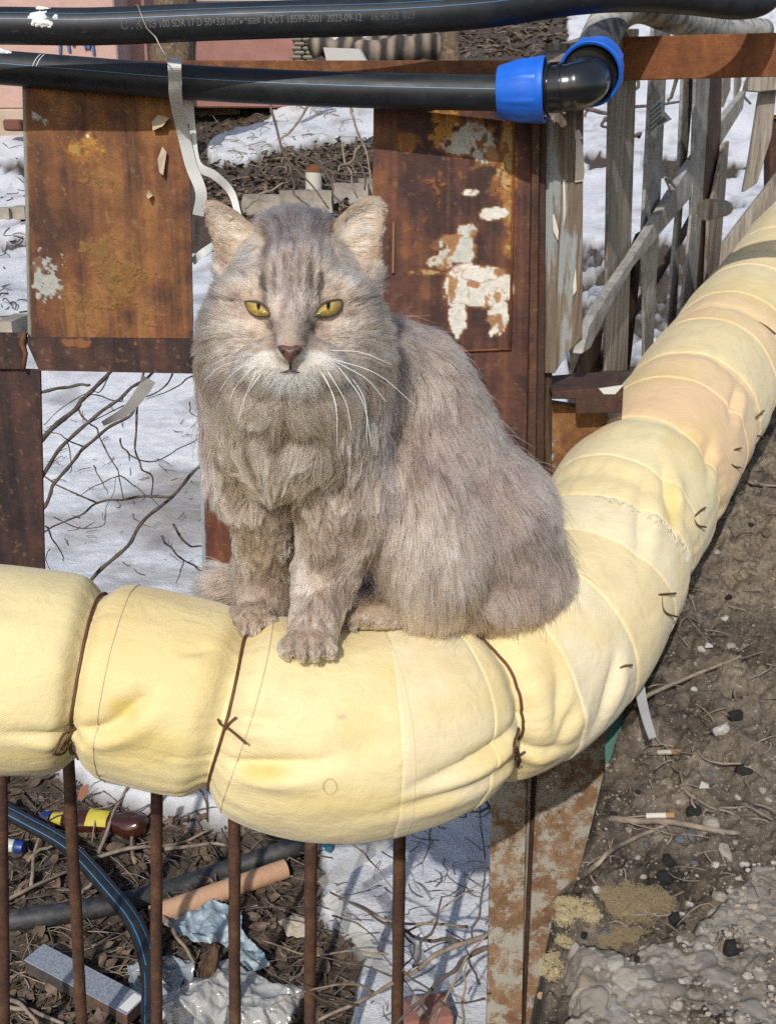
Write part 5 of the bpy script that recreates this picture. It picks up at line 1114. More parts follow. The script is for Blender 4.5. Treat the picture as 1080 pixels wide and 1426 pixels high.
fm_ = bpy.data.materials.new('cat_fur'); fm_.use_nodes = True; nn = fm_.node_tree.nodes; ll = fm_.node_tree.links
ha = nn.new('ShaderNodeAttribute'); ha.attribute_name = 'hcol'; hi = nn.new('ShaderNodeHairInfo')
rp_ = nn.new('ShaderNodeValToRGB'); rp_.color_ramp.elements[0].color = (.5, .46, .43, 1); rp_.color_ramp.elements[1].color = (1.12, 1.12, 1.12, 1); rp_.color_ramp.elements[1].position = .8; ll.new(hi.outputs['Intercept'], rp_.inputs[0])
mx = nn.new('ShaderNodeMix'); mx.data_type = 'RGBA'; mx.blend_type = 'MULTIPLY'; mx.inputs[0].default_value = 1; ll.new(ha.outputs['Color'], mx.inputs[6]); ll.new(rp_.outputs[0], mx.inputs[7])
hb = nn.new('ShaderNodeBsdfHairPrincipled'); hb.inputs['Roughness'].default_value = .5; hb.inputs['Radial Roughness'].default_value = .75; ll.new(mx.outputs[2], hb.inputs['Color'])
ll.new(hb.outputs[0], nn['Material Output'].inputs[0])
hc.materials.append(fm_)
fur = bpy.data.objects.new('fur', hc); SC.collection.objects.link(fur); fur.parent = cat
# ---- eyes, nose, mouth, whiskers
def dome(poly, n_r, bulge, sink, name, mat, colf=None):
    pl = spline([Vector((x, y, 0)) for x, y in poly + poly[:1]], 64)[:-1, :2]; cen = pl.mean(0); ds = [CHit(x, y)[1] for x, y in pl]; dm = np.median(ds); dl_ = np.linspace(0, 1, n_r)
    gxs = np.polyfit(pl[:, 0] - cen[0], np.array(ds) - dm, 1)[0]; V = [W(cen[0], cen[1], dm - bulge - sink)]; Q = [cen]
    for r in dl_[1:]:
        for (x, y) in pl:
            q = cen + (np.array((x, y)) - cen) * r; V.append(W(q[0], q[1], dm + gxs * .8 * (q[0] - cen[0]) - bulge * (1 - r * r) - sink)); Q.append(q)
    m = len(pl); f = [(0, 1 + (k + 1) % m, 1 + k) for k in range(m)]
    for i in range(n_r - 2):
        for k in range(m): a = 1 + i * m + k; b = 1 + i * m + (k + 1) % m; f.append((a, b, b + m, a + m))
    o = mesh(name, V, f, mat, True, colf(np.array(Q)) if colf else None, cat); return o, [W(x, y, dm + gxs * .8 * (x - cen[0]) - sink) for x, y in pl]
em = NT('cat_eye'); em.set(col=em.attr('col'), rough=.12, spec=.5, coat=.6)
em.b.inputs['Coat Roughness'].default_value = .03
lidm = simple('eyelid', (.045, .03, .022), .6)
for e, (pcx, pcy), (icx, icy) in zip(EYES, ((360, 424), (457, 424)), ((359, 428), (458, 428))):
    def colf(Q):
        r = np.sqrt((Q[:, 0] - icx) ** 2 + (Q[:, 1] - icy) ** 2); th = np.arctan2(Q[:, 1] - icy, Q[:, 0] - icx)
        fib = vnoise(np.stack([th * 9, r * .12, r * 0], 1), 5)
        c = lerp(np.array((.42, .28, .06)), np.array((.27, .195, .045)), sstep(4, 15, r)[:, None]) * (.72 + .5 * fib)[:, None]; c = lerp(c, np.array((.14, .10, .02)), sstep(14, 18, r)[:, None])
        c = lerp(c, np.array((.004, .004, .004)), sstep(.0, .35, ell(Q[:, 0], Q[:, 1], pcx, pcy - 1, 3.6, 11))[:, None]); return c
    o, rim = dome(e, 26, .0034, .0034, 'eye', em.m, colf)
    mb = MB(); mb.tube(rim + rim[:2], [.0005 + .0009 * max(0, math.sin(math.pi * k / 36)) for k in range(len(rim) + 2)], 8, False); build(mb, 'eyelid', lidm, o, True)
nm = NT('cat_nose'); nn1 = nm.noise(400, 3); nm.set(col=nm.ramp(nn1, [(.35, (.07, .034, .027)), (.65, (.14, .066, .055))]), rough=.45); nm.bump(nn1, .3, .0005)
dome([(385.5, 482), (395, 480), (404, 481.5), (413, 480.5), (421, 483.5), (417, 492), (410, 498), (404, 504), (398, 498), (391, 492)], 8, .0035, .0028, 'nose', nm.m)
for (x, y, r) in ((393, 487.5, 2.6), (413.5, 488, 2.6)):
    dome([(x - r * 1.3, y), (x, y - r * .7), (x + r * 1.3, y), (x, y + r * .8)], 4, .0006, .0052, 'nostril', lidm)
mb = MB()
mb.tube([CHit(404, 502, .003)[0], CHit(404, 509, .003)[0], CHit(404, 515, .0025)[0]], .0009, 6); build(mb, 'lip_line', lidm, cat, True)
mb = MB(); mb.tube([CHit(x, y, .0028)[0] for x, y in ((389, 518.5), (393, 518.5), (398, 517.5), (404, 515), (410, 517.5), (415, 518.5), (419, 518.5))], [.0002, .0005, .0008, .0009, .0008, .0005, .0002], 6); build(mb, 'mouth', lidm, cat, True)
whm = simple('whisker', (.85, .83, .78), .35)
for w in ([(464, 500), (525, 521), (577, 564)], [(461, 488), (504, 491), (545, 508)], [(446, 517), (467, 560), (469, 622)], [(455, 515), (481, 560), (489, 600)], [(470, 509), (505, 560), (517, 622)], [(479, 512), (507, 556), (511, 618)], [(450, 520), (463, 550), (470, 585)], [(365, 518), (340, 556), (331, 590)], [(357, 518), (343, 548), (338, 572)], [(336, 500), (305, 512), (284, 530)], [(340, 508), (318, 526), (306, 545)], [(350, 514), (330, 536), (318, 560)], [(468, 504), (510, 528), (538, 560)], [(345, 496), (318, 498), (296, 508)]):
    d = CHit(*w[0])[1] - .006; pts = [W(x, y, d - .006 - .01 * k) for k, (x, y) in enumerate(w)]; pts[0] = W(*w[0], d + .004); sp_ = [Vector(p) for p in spline(pts, 18)]
    mb = MB(); mb.tube(sp_, [lerp(.00030, .00010, k / 17) for k in range(18)], 5); build(mb, 'whisker', whm, cat, True)
# ================================================================== LITTER AND STICKS IN THE YARD
def TD(px, py, lift=0.0):                    # a point lying on the yard ground
    return THit(px, py, lift)
def axis_frame(a, b): ax = (b - a).normalized(); up_ = Vector((0, 0, 1)); s = ax.cross(up_).normalized(); return ax, s, s.cross(ax)
def bottle(a, b, r, name, label, bodym, capm, labm, squash=.85, group=None):
    ax, s, u = axis_frame(a, b); Ln = (b - a).length; root = thing(name, tuple(a), label, 'bottle', group)
    def rev(prof, nm, mat, sub=28, dent=0):
        v = []; f = []; prof2 = spline([Vector((p[0], p[1], 0)) for p in prof], len(prof) * 4)[:, :2] if len(prof) > 3 else np.array(prof); n = len(prof2)
        for (t, q) in prof2:
            for k in range(sub):
                w = 2 * math.pi * k / sub; d = 1 + (dent * (vnoise(np.array([[t * 7, math.cos(w) * 1.6, math.sin(w) * 1.6]]), 3)[0] - .6) if dent else 0)
                v.append(a + ax * t * Ln + (s * math.cos(w) + u * math.sin(w) * squash) * q * r * d)
        for i in range(n - 1):
            for k in range(sub): f.append((i * sub + k, (i + 1) * sub + k, (i + 1) * sub + (k + 1) % sub, i * sub + (k + 1) % sub))
        f.append(tuple(range(sub))); f.append(tuple((n - 1) * sub + k for k in range(sub - 1, -1, -1)))
        mb = MB(); mb.add(v, f); return auto_smooth(build(mb, nm, mat, root, True), 50)
    rev([(.10, .42), (.2, .46), (.33, .95), (.5, 1.0), (.66, .92), (.8, 1.0), (.95, .98), (1, .75)], 'bottle_body', bodym, 28, .45)
    rev([(0, .44), (.012, .5), (.085, .5), (.095, .44)], 'cap', capm, 24); rev([(.11, .46), (.16, .49), (.21, .54), (.215, .5)], 'neck_label', labm, 24)
    v = []; n = 14
    for t in np.linspace(.46, .66, n):
        for k in range(13): w = lerp(.3, 2.4, k / 12); d = 1 + .45 * (vnoise(np.array([[t * 7, math.cos(w) * 1.6, math.sin(w) * 1.6]]), 3)[0] - .6); v.append(a + ax * t * Ln + (s * math.cos(w) + u * math.sin(w) * squash) * (r * 1.02 * d * (1 if .4 < t < .8 else 1)))
    mb = MB(); mb.add(v, [tuple(q) for q in grid_faces(n, 13)]); build(mb, 'body_label', labm, root, True); return root
brown_pet = simple('brown_plastic', (.045, .014, .008), .12, spec=.6); yl = simple('yellow_label', (.46, .38, .04), .6); bc_ = simple('blue_cap', (.01, .03, .16), .4)
A = TD(58, 1146, .014); B = TD(205, 1166, .03); bottle(A, B, .032, 'beer_bottle', 'brown plastic bottle with yellow label and blue cap lying on the mud', brown_pet, bc_, yl)
pale = NT('bottle_print'); pale.set(col=pale.ramp(pale.noise(30, 4), [(.42, (.1, .18, .22)), (.5, (.5, .5, .42)), (.58, (.55, .43, .1))]), rough=.35)
A = TD(36, 1192, .022); B = TD(-90, 1182, .03); bottle(A, B, .03, 'drink_bottle', 'pale bottle with blue cap cut by the left edge', pale.m, bc_, simple('pale_label', (.45, .47, .4), .5), .95)
# black pipes on the ground
cp = thing('water_pipe', tuple(TD(150, 1250)), 'black pipe with blue stripes curving down behind the rods', 'pipe', 'black pipes lying in the yard')
P = [Vector(p) for p in spline([TD(-60, 1135, .05), TD(-10, 1148, .05), TD(40, 1172, .05), TD(100, 1214, .06), TD(155, 1274, .06), TD(192, 1330, .07), TD(212, 1400, .08), TD(216, 1500, .09)], 90)]
mb = MB(); mb.tube(P, .0165, 24); build(mb, 'pipe', M['pipe'], cp, True); stripe(P, .0165, .55, .09, cp, 89); stripe(P, .0165, -.35, .09, cp, 89)
cp = thing('water_pipe', tuple(TD(200, 1260)), 'dusty straight black pipe lying under the curved one', 'pipe', 'black pipes lying in the yard')
P = [Vector(p) for p in spline([TD(-60, 1302, .02), TD(60, 1288, .02), TD(200, 1262, .02), TD(320, 1222, .02), TD(400, 1194, .02), TD(432, 1184, .02)], 60)]
dp = NT('dusty_black'); nz_ = dp.noise(40, 6, .7); dp.set(col=dp.ramp(nz_, [(.4, (.014, .016, .018)), (.62, (.045, .045, .045)), (.75, (.12, .1, .085))]), rough=.6)
mb = MB(); mb.tube(P, .021, 24); build(mb, 'pipe', dp.m, cp, True)
ct_ = thing('cardboard_tube', tuple(TD(300, 1250)), 'pale brown cardboard tube lying beside the straight black pipe', 'tube')
a = TD(212, 1286, .018); b = TD(398, 1222, .022); ax, s, u = axis_frame(a, b); tan_m = wallmat('cardboard', (.42, .25, .15), (.52, .33, .21))
mb = MB(); Ln = (b - a).length; mb.lathe([(0, .014), (0, .0205), (Ln * .5, .0205), (Ln, .0205), (Ln, .0165), (Ln - .12, .0165)], a, ax, 28); auto_smooth(build(mb, 'tube_wall', tan_m, ct_, True), 40)
mb = MB(); mb.lathe([(Ln - .12, .0165), (Ln - .12, .001)], a, ax, 20); build(mb, 'tube_inside', M['wood_brown'], ct_)
# grey box section
gb = thing('metal_box_section', tuple(TD(110, 1390)), 'grey topped metal box section lying in the mud at lower left', 'box section')
a = TD(50, 1352, .028); b = TD(192, 1428, .028); ax, s, u = axis_frame(a, b); rot = Matrix((ax, s, u)).transposed()
gm2 = NT('grey_top'); gq = gm2.noise(260, 3); gm2.set(col=gm2.ramp(gq, [(.4, (.17, .19, .22)), (.68, (.3, .33, .37))]), rough=.6); gm2.bump(gq, .2, .001)
mb = MB(); mb.box((a + b) / 2 + u * .0155, ((b - a).length, .05, .002), rot); bevel(build(mb, 'top_plate', gm2.m, gb), .0006)
mb = MB(); mb.box((a + b) / 2, ((b - a).length - .002, .048, .029), rot); bevel(build(mb, 'box_wall', rust_mat('box_rust', (.03, .025, .022), (.07, .06, .055), (.16, .07, .035)), gb), .002)
mb = MB(); mb.box(b - ax * .012 + u * .0172, (.02, .04, .0008), rot); build(mb, 'paper_tag', M['white'], gb)
def crumple(poly, name, mat, label, cat_, amp, seed, lift=.02, n=70, freq=9, on=TD, step=None, top=None):
    """a crumpled sheet lying over the ground, with its own thickness"""
    xs = [p[0] for p in poly]; ys = [p[1] for p in poly]; gx_, gy_ = np.meshgrid(np.linspace(min(xs), max(xs), n), np.linspace(min(ys), max(ys), n), indexing='ij'); gx_ = gx_.ravel(); gy_ = gy_.ravel()
    base = np.array([list(on(x, y, lift)) for x, y in zip(gx_, gy_)]); q = base * freq + seed
    rdg = 1 - np.abs(2 * fbm(q, 4, seed) - 1); rdg2 = 1 - np.abs(2 * fbm(q * 2.7, 3, seed + 5) - 1)
    sd = inpoly(gx_, gy_, poly) + (fbm(q * 2, 3, seed + 9) - .5) * 16
    base[:, 2] += amp * (rdg - .6) * 2 + amp * .5 * (rdg2 - .6); base[:, 0] += amp * (fbm(q, 3, seed + 20) - .5); base[:, 1] += amp * (fbm(q, 3, seed + 30) - .5)
    if top is not None: base[:, 2] += top * np.clip(sd / 30, 0, 1)
    f = grid_faces(n, n); f = f[(sd[f] > 0).all(1)]; u_ = np.unique(f); re = np.full(len(base), -1); re[u_] = np.arange(len(u_)); o = mesh(name, base[u_], re[f], mat, False)
    auto_smooth(o, 24); m = o.modifiers.new('t', 'SOLIDIFY'); m.thickness = .0006; return tag(o, label, cat_)
bl = NT('blue_grey_sheet'); q = bl.noise(50, 5); bl.set(col=bl.ramp(q, [(.3, (.16, .22, .26)), (.7, (.33, .4, .44))]), rough=.45)
crumple([(228, 1300), (262, 1278), (300, 1268), (338, 1282), (342, 1312), (378, 1362), (350, 1370), (318, 1338), (270, 1328)], 'plastic_sheet', bl.m, 'crumpled blue grey plastic sheet behind the wood chunk', 'plastic sheet', .016, 3, .02, 90)
def film(name, col, alpha):
    t = NT(name); t.set(col=col, rough=.18, spec=.7, alpha=alpha); return t.m
crumple([(205, 1440), (225, 1412), (265, 1398), (292, 1366), (325, 1360), (345, 1382), (400, 1398), (440, 1400), (420, 1420), (400, 1470), (260, 1480)], 'plastic_bag', film('clear_bag', (.55, .55, .53), .5), 'crumpled clear plastic bag at the bottom edge', 'plastic bag', .02, 8, .03, 110, 8, top=.02)
crumple([(180, 1360), (215, 1342), (268, 1345), (275, 1385), (230, 1412), (190, 1400)], 'foil_scrap', film('grey_film', (.3, .33, .35), .9), 'dull grey plastic scrap beside the curved black pipe', 'plastic scrap', .014, 18, .012, 60, 16)
crumple([(388, 1296), (410, 1284), (430, 1290), (428, 1318), (398, 1318)], 'paper_scrap', wallmat('cream_paper', (.32, .27, .2), (.46, .4, .32)), 'crumpled cream paper scrap right of the blue sheet', 'paper scrap', .008, 28, .014, 40, 20)
crumple([(450, 1166), (466, 1164), (460, 1200), (446, 1186)], 'teal_scrap', simple('teal_plastic', (.02, .13, .17), .4), 'small teal plastic scrap at the edge of the snow', 'plastic scrap', .008, 38, .012, 30, 20)
crumple([(392, 1166), (404, 1160), (412, 1172), (398, 1176)], 'green_scrap', simple('mint_plastic', (.12, .4, .3), .4), 'small mint green scrap by the straight black pipe', 'plastic scrap', .005, 48, .012, 24, 20)
tag(ribbon([(600, 1118, 1.75), (560, 1150, 1.8), (500, 1195, 1.85), (446, 1232, 1.84)], .03, 'film_strip', film('film', (.5, .5, .48), .35), None, 40, 1.0, .0005), 'clear film strip stretched over the snow from the yellow pipe', 'film strip', 'clear film strips')
tag(ribbon([(456, 1245, 1.72), (490, 1290, 1.7), (530, 1345, 1.66), (590, 1410, 1.6)], .024, 'film_strip', film('film2', (.5, .49, .45), .4), None, 40, .9, .0005), 'clear film strip running down to the branches', 'film strip', 'clear film strips')
# wood chunk and brick
P = [TD(275, 1392, .0), TD(280, 1360, .05), TD(290, 1330, .09), TD(297, 1306, .14)]
P = [TD(282, 1388, .005) + Vector((k * .006, -.0 * k, .021 * k)) for k in range(6)]
mb = MB(); mb.tube(P, [.020, .018, .017, .017, .013, .007], 11); V = np.array(mb.v); V += (fbm(V * 60, 3, 4) - .5)[:, None] * .016; o = mesh('wood_chunk', V, mb.f, M['wood_brown'], False); tag(o, 'broken upright chunk of bark in front of the blue sheet', 'wood chunk')
P = TD(592, 1432, .02); mb = MB(); mb.box(P, (.085, .06, .05), Matrix.Rotation(.2, 3, 'Z')); o = build(mb, 'red_brick', wallmat('brick_red', (.22, .09, .07), (.34, .17, .14))); bevel(o, .004, 2); tag(o, 'pinkish red brick at the bottom edge among the branches', 'brick')

# ---- sticks, twigs and branches
tw = NT('twig_bark'); tn = tw.noise(60, 4); tw.set(col=tw.ramp(tn, [(.3, (.04, .03, .024)), (.7, (.13, .1, .08))]), rough=.85)
tw2 = NT('dry_stick'); tn = tw2.noise(50, 4); tw2.set(col=tw2.ramp(tn, [(.3, (.12, .09, .065)), (.7, (.3, .24, .18))]), rough=.85)
def wiggle(pts, n, amp, seed):
    P = spline(pts, n); L_ = np.arange(n)[:, None] * .33; o = np.stack([vnoise(np.stack([L_[:, 0], L_[:, 0] * 0 + seed, L_[:, 0] * 0 + k * 7.7], 1), seed) - .5 for k in range(3)], 1); o[0] *= .2; return [Vector(p) for p in P + o * amp]
shrub = thing('shrub', tuple(W(60, 600, 1.75)), 'bare dark branches reaching over the snow between the rusty sheets', 'shrub')
BR = [([(172, 488), (148, 520), (123, 551), (108, 567), (65, 604), (20, 650)], 1.75, 3.6), ([(126, 536), (95, 538), (58, 545), (10, 556)], 1.75, 2.6), ([(230, 492), (204, 524), (173, 551), (136, 576), (93, 616), (59, 662), (30, 720)], 1.8, 2.6), ([(205, 500), (191, 564), (188, 622), (197, 650), (213, 665), (211, 690)], 1.95, 1.9), ([(200, 555), (182, 576), (154, 591), (123, 619), (102, 644), (74, 675), (63, 700), (40, 740)], 1.7, 2.6), ([(320, 620), (275, 653), (238, 692), (197, 727), (173, 764), (133, 800), (90, 850)], 1.9, 2.8), ([(238, 692), (173, 695), (136, 701), (100, 722), (65, 740), (30, 752)], 1.9, 2.0), ([(136, 701), (93, 681), (60, 662), (20, 640)], 1.9, 1.5), ([(108, 567), (125, 588), (139, 607), (155, 640), (167, 662), (173, 695)], 1.85, 1.5), ([(168, 611), (176, 628), (191, 638), (213, 641), (240, 630), (272, 613), (300, 600)], 2.0, 1.3), ([(225, 746), (238, 764), (256, 780), (279, 792), (300, 800)], 2.1, 1.6), ([(241, 730), (262, 758), (280, 761), (310, 765)], 2.1, 1.8), ([(63, 733), (74, 752), (84, 770), (90, 783)], 1.9, 1.4), ([(173, 551), (160, 560), (130, 548), (100, 560), (60, 590)], 1.78, 1.2), ([(240, 520), (222, 545), (180, 560), (150, 575), (110, 600)], 1.8, 1.3), ([(123, 619), (105, 619), (90, 610), (62, 600)], 1.7, 1.3), ([(93, 616), (100, 640), (96, 660)], 1.8, 1.0), ([(280, 520), (262, 525), (230, 545), (205, 556)], 1.9, 1.2), ([(150, 520), (140, 545), (120, 550), (90, 585), (62, 596)], 1.76, 1.0), ([(75, 720), (110, 735), (142, 730), (150, 705), (163, 665)], 2.0, .9), ([(184, 716), (195, 727), (210, 735)], 1.9, 1.0), ([(256, 780), (252, 795), (246, 812)], 2.1, 1.0), ([(265, 560), (266, 575), (276, 582), (268, 598)], 2.0, .9), ([(130, 648), (145, 672), (150, 688)], 1.9, 1.0), ([(70, 765), (66, 780), (72, 800)], 2.0, .8), ([(167, 662), (185, 675), (205, 690), (225, 705)], 1.9, 1.0), ([(167, 662), (140, 672), (115, 690), (108, 692)], 1.9, .9)]
for i, (pl, d, r) in enumerate(BR):
    n = len(pl) * 5; P = wiggle([W(x, y, d + .05 * math.sin(k * .8 + i)) for k, (x, y) in enumerate(pl)], n, .007, 300 + i); rr = r * d / F
    big = r > 2.4; mb = MB(); mb.tube(P, [rr * lerp(.75 if big else 1.0, 1.1 if big else .45, k / (n - 1)) * (1 + .12 * math.sin(k * 1.9)) for k in range(n)], 7); build(mb, 'branch', tw.m, shrub, True)
bush = thing('brushwood', tuple(W(690, 1330, 1.5)), 'tangle of bare brown branches over the snow left of the rusty post', 'brushwood')
BR2 = [([(720, 1285), (660, 1308), (610, 1330), (560, 1362), (505, 1390), (440, 1420)], 1.52, 4.2), ([(720, 1300), (665, 1325), (630, 1350), (590, 1385), (540, 1440)], 1.48, 4.0), ([(640, 1312), (600, 1308), (560, 1297), (510, 1272), (462, 1242)], 1.6, 2.6), ([(650, 1290), (600, 1285), (540, 1282), (500, 1262), (470, 1252)], 1.62, 2.0), ([(575, 1345), (590, 1310), (605, 1280), (616, 1248)], 1.55, 2.4), ([(655, 1310), (665, 1275), (675, 1220), (668, 1150), (668, 1090)], 1.6, 1.5), ([(560, 1300), (600, 1280), (640, 1250), (676, 1225)], 1.6, 1.5), ([(545, 1282), (560, 1275), (575, 1265), (600, 1262)], 1.62, 1.0), ([(668, 1370), (655, 1340), (645, 1320)], 1.48, 1.8), ([(640, 1440), (645, 1390), (650, 1340)], 1.46, 2.0), ([(675, 1390), (620, 1400), (590, 1420)], 1.46, 1.4), ([(560, 1350), (600, 1380), (640, 1420)], 1.47, 1.4), ([(600, 1440), (615, 1400), (650, 1330), (690, 1290)], 1.46, 2.2), ([(560, 1297), (575, 1320), (562, 1350), (555, 1380)], 1.55, 1.6), ([(462, 1275), (500, 1290), (545, 1340), (600, 1420)], 1.62, 1.2), ([(520, 1380), (480, 1370), (430, 1380), (380, 1400)], 1.5, 1.8), ([(500, 1400), (450, 1392), (400, 1370), (340, 1330)], 1.5, 1.3), ([(545, 1360), (480, 1340), (420, 1335), (360, 1345)], 1.55, 1.3), ([(540, 1330), (490, 1325), (430, 1330), (370, 1310), (345, 1305)], 1.58, 1.4), ([(690, 1140), (672, 1115), (660, 1095), (655, 1075)], 1.75, 2.6), ([(684, 1125), (650, 1135), (640, 1135)], 1.78, 1.4), ([(620, 1140), (628, 1120), (640, 1105), (650, 1090)], 1.85, 1.2), ([(600, 1138), (612, 1150), (618, 1155)], 1.85, 1.2), ([(597, 1140), (600, 1165), (585, 1200), (576, 1210)], 1.85, 1.1), ([(470, 1155), (505, 1188), (530, 1215), (548, 1240)], 1.85, 1.3), ([(530, 1185), (550, 1200), (556, 1215)], 1.9, .9), ([(618, 1195), (620, 1215), (614, 1228)], 1.85, .9), ([(594, 1240), (640, 1240)], 1.8, .9)]
for i, (pl, d, r) in enumerate(BR2):
    n = len(pl) * 5; P = wiggle([W(x, y, d + .03 * math.sin(k * .9 + i)) for k, (x, y) in enumerate(pl)], n, .008, 400 + i); rr = r * d / F
    mb = MB(); mb.tube(P, [rr * lerp(1.1, .5, k / (n - 1)) * (1 + .12 * math.sin(k * 2.3)) for k in range(n)], 7); build(mb, 'branch', [tw.m, tw2.m][i % 3 == 0], bush, True)
# single sticks lying in the mud
ST_ = [([(40, 1420), (100, 1250)], 0), ([(137, 1200), (155, 1160), (168, 1120), (186, 1096)], 1), ([(125, 1203), (190, 1192), (250, 1180), (295, 1167)], 1), ([(190, 1208), (184, 1185), (192, 1155), (210, 1140), (235, 1105)], 1), ([(0, 1264), (50, 1245), (98, 1217)], 1), ([(45, 1242), (50, 1200), (62, 1158)], 1), ([(40, 1205), (60, 1195), (78, 1185)], 1), ([(32, 1110), (70, 1160), (70, 1182)], 0), ([(95, 1195), (120, 1190), (150, 1195)], 0), ([(110, 1255), (132, 1240)], 1), ([(198, 1200), (212, 1243)], 0), ([(226, 1280), (250, 1320), (272, 1350)], 1), ([(5, 1410), (45, 1420), (90, 1432)], 1), ([(0, 1396), (30, 1412), (60, 1440)], 1), ([(230, 1188), (300, 1186), (330, 1187)], 1), ([(275, 1100), (285, 1120), (290, 1150)], 0), ([(440, 1215), (452, 1240), (430, 1280)], 0)]
STL = ['pale twig leaning over the brown bottle', 'pale stick lying right of the bottle between two rods', 'bent pale stick crossing the second rod', 'pale stick at the left edge below the curved pipe', 'upright pale stick left of the first rod', 'short pale stick between the left edge and the bottle', 'thin dark twig beside the blue bottle cap', 'thin dark twig above the curved pipe bend', 'short pale stick lying over the straight black pipe', 'thin dark twig beside the second rod', 'pale stalk leaning by the wood chunk', 'pale stick along the bottom edge under the box section', 'pale stick slanting out at the lower left corner', 'long pale stick near the white scrap by the third rod', 'thin dark twig below the edge of the snow', 'thin dark twig by the teal scrap']
for i, (pl, kind) in enumerate(ST_[1:]):
    n = 14; P = wiggle([TD(x, y + 4, .018 + .01 * (k % 2)) for k, (x, y) in enumerate(pl)], n, .006, 500 + i); mb = MB(); mb.tube(P, [(.0042 if kind else .0026) * lerp(1.1, .7, k / 13) for k in range(n)], 7)
    o = build(mb, 'stick', tw2.m if kind else tw.m, None, True); tag(o, STL[i], 'stick', 'sticks lying on the mud')
def twig_stuff(n, region, name, label, mat, hit, seed, rr=(.0008, .002), ln=(20, 90), cond=None):
    r_ = np.random.RandomState(seed); mb = MB(); c = 0
    while c < n:
        x, y = r_.uniform(region[0], region[2]), r_.uniform(region[1], region[3])
        if cond and not cond(x, y): continue
        a = r_.uniform(0, 6.3); l = r_.uniform(*ln); m = 5; e0 = hit(x - l * .5 * math.cos(a), y - l * .28 * math.sin(a), r_.uniform(.002, .016)); e1 = hit(x + l * .5 * math.cos(a), y + l * .28 * math.sin(a), r_.uniform(.002, .016)); bw = Vector(r_.normal(size=3)) * (e1 - e0).length * .09; pts = [lerp(e0, e1, k / 4) + bw * (1 - (k / 2 - 1) ** 2) for k in range(m)]
        if max((pts[k + 1] - pts[k]).length for k in range(m - 1)) > .25: c += 1; continue
        q = r_.uniform(*rr); mb.tube(pts, [q, q * .95, q * .9, q * .75, q * .5], 5, False); c += 1
    return tag(build(mb, name, mat, None, True), label, kind='stuff')
def on_soil(x, y): P = THit(x, y); return snowmask(np.array([P.x]), np.array([P.y]))[0] < .4
twig_stuff(420, (-30, 1075, 500, 1440), 'twigs', 'fine dark twigs littering the muddy ground', tw.m, TD, 12, cond=on_soil)
twig_stuff(230, (-30, 1090, 480, 1440), 'dry_stalks', 'dry pale stalks littering the muddy ground', tw2.m, TD, 13, (.0008, .0018), cond=on_soil)
twig_stuff(120, (440, 1090, 690, 1440), 'snow_twigs', 'small twigs and crumbs lying on the old snow', tw.m, TD, 14, (.0006, .0014), (10, 50))
twig_stuff(60, (70, 560, 280, 800), 'snow_litter', 'small twigs lying on the snow between the sheets', tw.m, TD, 15, (.0008, .002), (6, 26))
twig_stuff(260, (290, 140, 520, 290), 'back_litter', 'brown stalks strewn on the yard behind the cat', tw2.m, TD, 16, (.003, .008), (8, 40))
twig_stuff(160, (560, 20, 780, 78), 'far_litter', 'brown litter on the far yard', tw2.m, TD, 17, (.005, .014), (8, 40))
twig_stuff(60, (-20, 200, 40, 470), 'edge_litter', 'dark litter among the snow patches at far left', tw.m, TD, 18, (.003, .006), (8, 30))
twig_stuff(110, (800, 640, 1080, 1330), 'bank_stalks', 'dry stalks on the earth bank', tw2.m, BHit, 19, (.0005, .0011), (10, 70), lambda x, y: bank_z(*[np.array([v]) for v in BHit(x, y)[:2]])[1][0] > .0)
# dead leaves
def leaves(n, region, hit, seed, size, label, name, cond):
    r_ = np.random.RandomState(seed); mb = MB(); c = 0
    while c < n:
        x, y = r_.uniform(region[0], region[2]), r_.uniform(region[1], region[3])
        if not cond(x, y): continue
        p = hit(x, y, .006); s = size * r_.uniform(.5, 1.3); a = r_.uniform(0, 6.3); R_ = Matrix.Rotation(a, 3, 'Z') @ Matrix.Rotation(r_.uniform(-.7, .7), 3, 'X') @ Matrix.Rotation(r_.uniform(-.5, .5), 3, 'Y'); cu = r_.uniform(-.4, .9)
        v = []
        for i, (t, w) in enumerate(((-1, .05), (-.5, .42), (.1, .5), (.6, .3), (1, .03))):
            for sgn in (-1, 0, 1): v.append(p + R_ @ Vector((t * s, sgn * w * s, cu * s * (.5 * t * t + .6 * abs(sgn) * w) + r_.normal() * s * .06)))
        mb.add(v, [tuple(q) for q in grid_faces(5, 3)]); c += 1
    t = NT(name); nz_ = t.noise(22, 3); t.set(col=t.ramp(nz_, [(.3, (.03, .021, .015)), (.5, (.1, .068, .045)), (.7, (.2, .14, .095))]), rough=.8); return tag(build(mb, name, t.m), label, kind='stuff')
leaves(700, (-40, 1075, 500, 1440), TD, 21, .02, 'dead brown leaves covering the mud', 'dead_leaves', on_soil)
leaves(900, (280, 140, 530, 300), TD, 22, .06, 'dead leaves on the yard behind the cat', 'yard_leaves', on_soil)
leaves(500, (560, 15, 800, 80), TD, 23, .1, 'dead leaves on the far yard', 'far_leaves', on_soil)
P = TD(118, 1112, .05); mb = MB(); mb.prism([W(x, y, 1.95) for x, y in ((108, 1112), (112, 1098), (124, 1094), (122, 1106), (114, 1116))], (0, .002, .002)); tag(build(mb, 'dead_leaf', simple('orange_leaf', (.2, .08, .035), .7)), 'orange brown leaf standing behind the second rod', 'leaf')
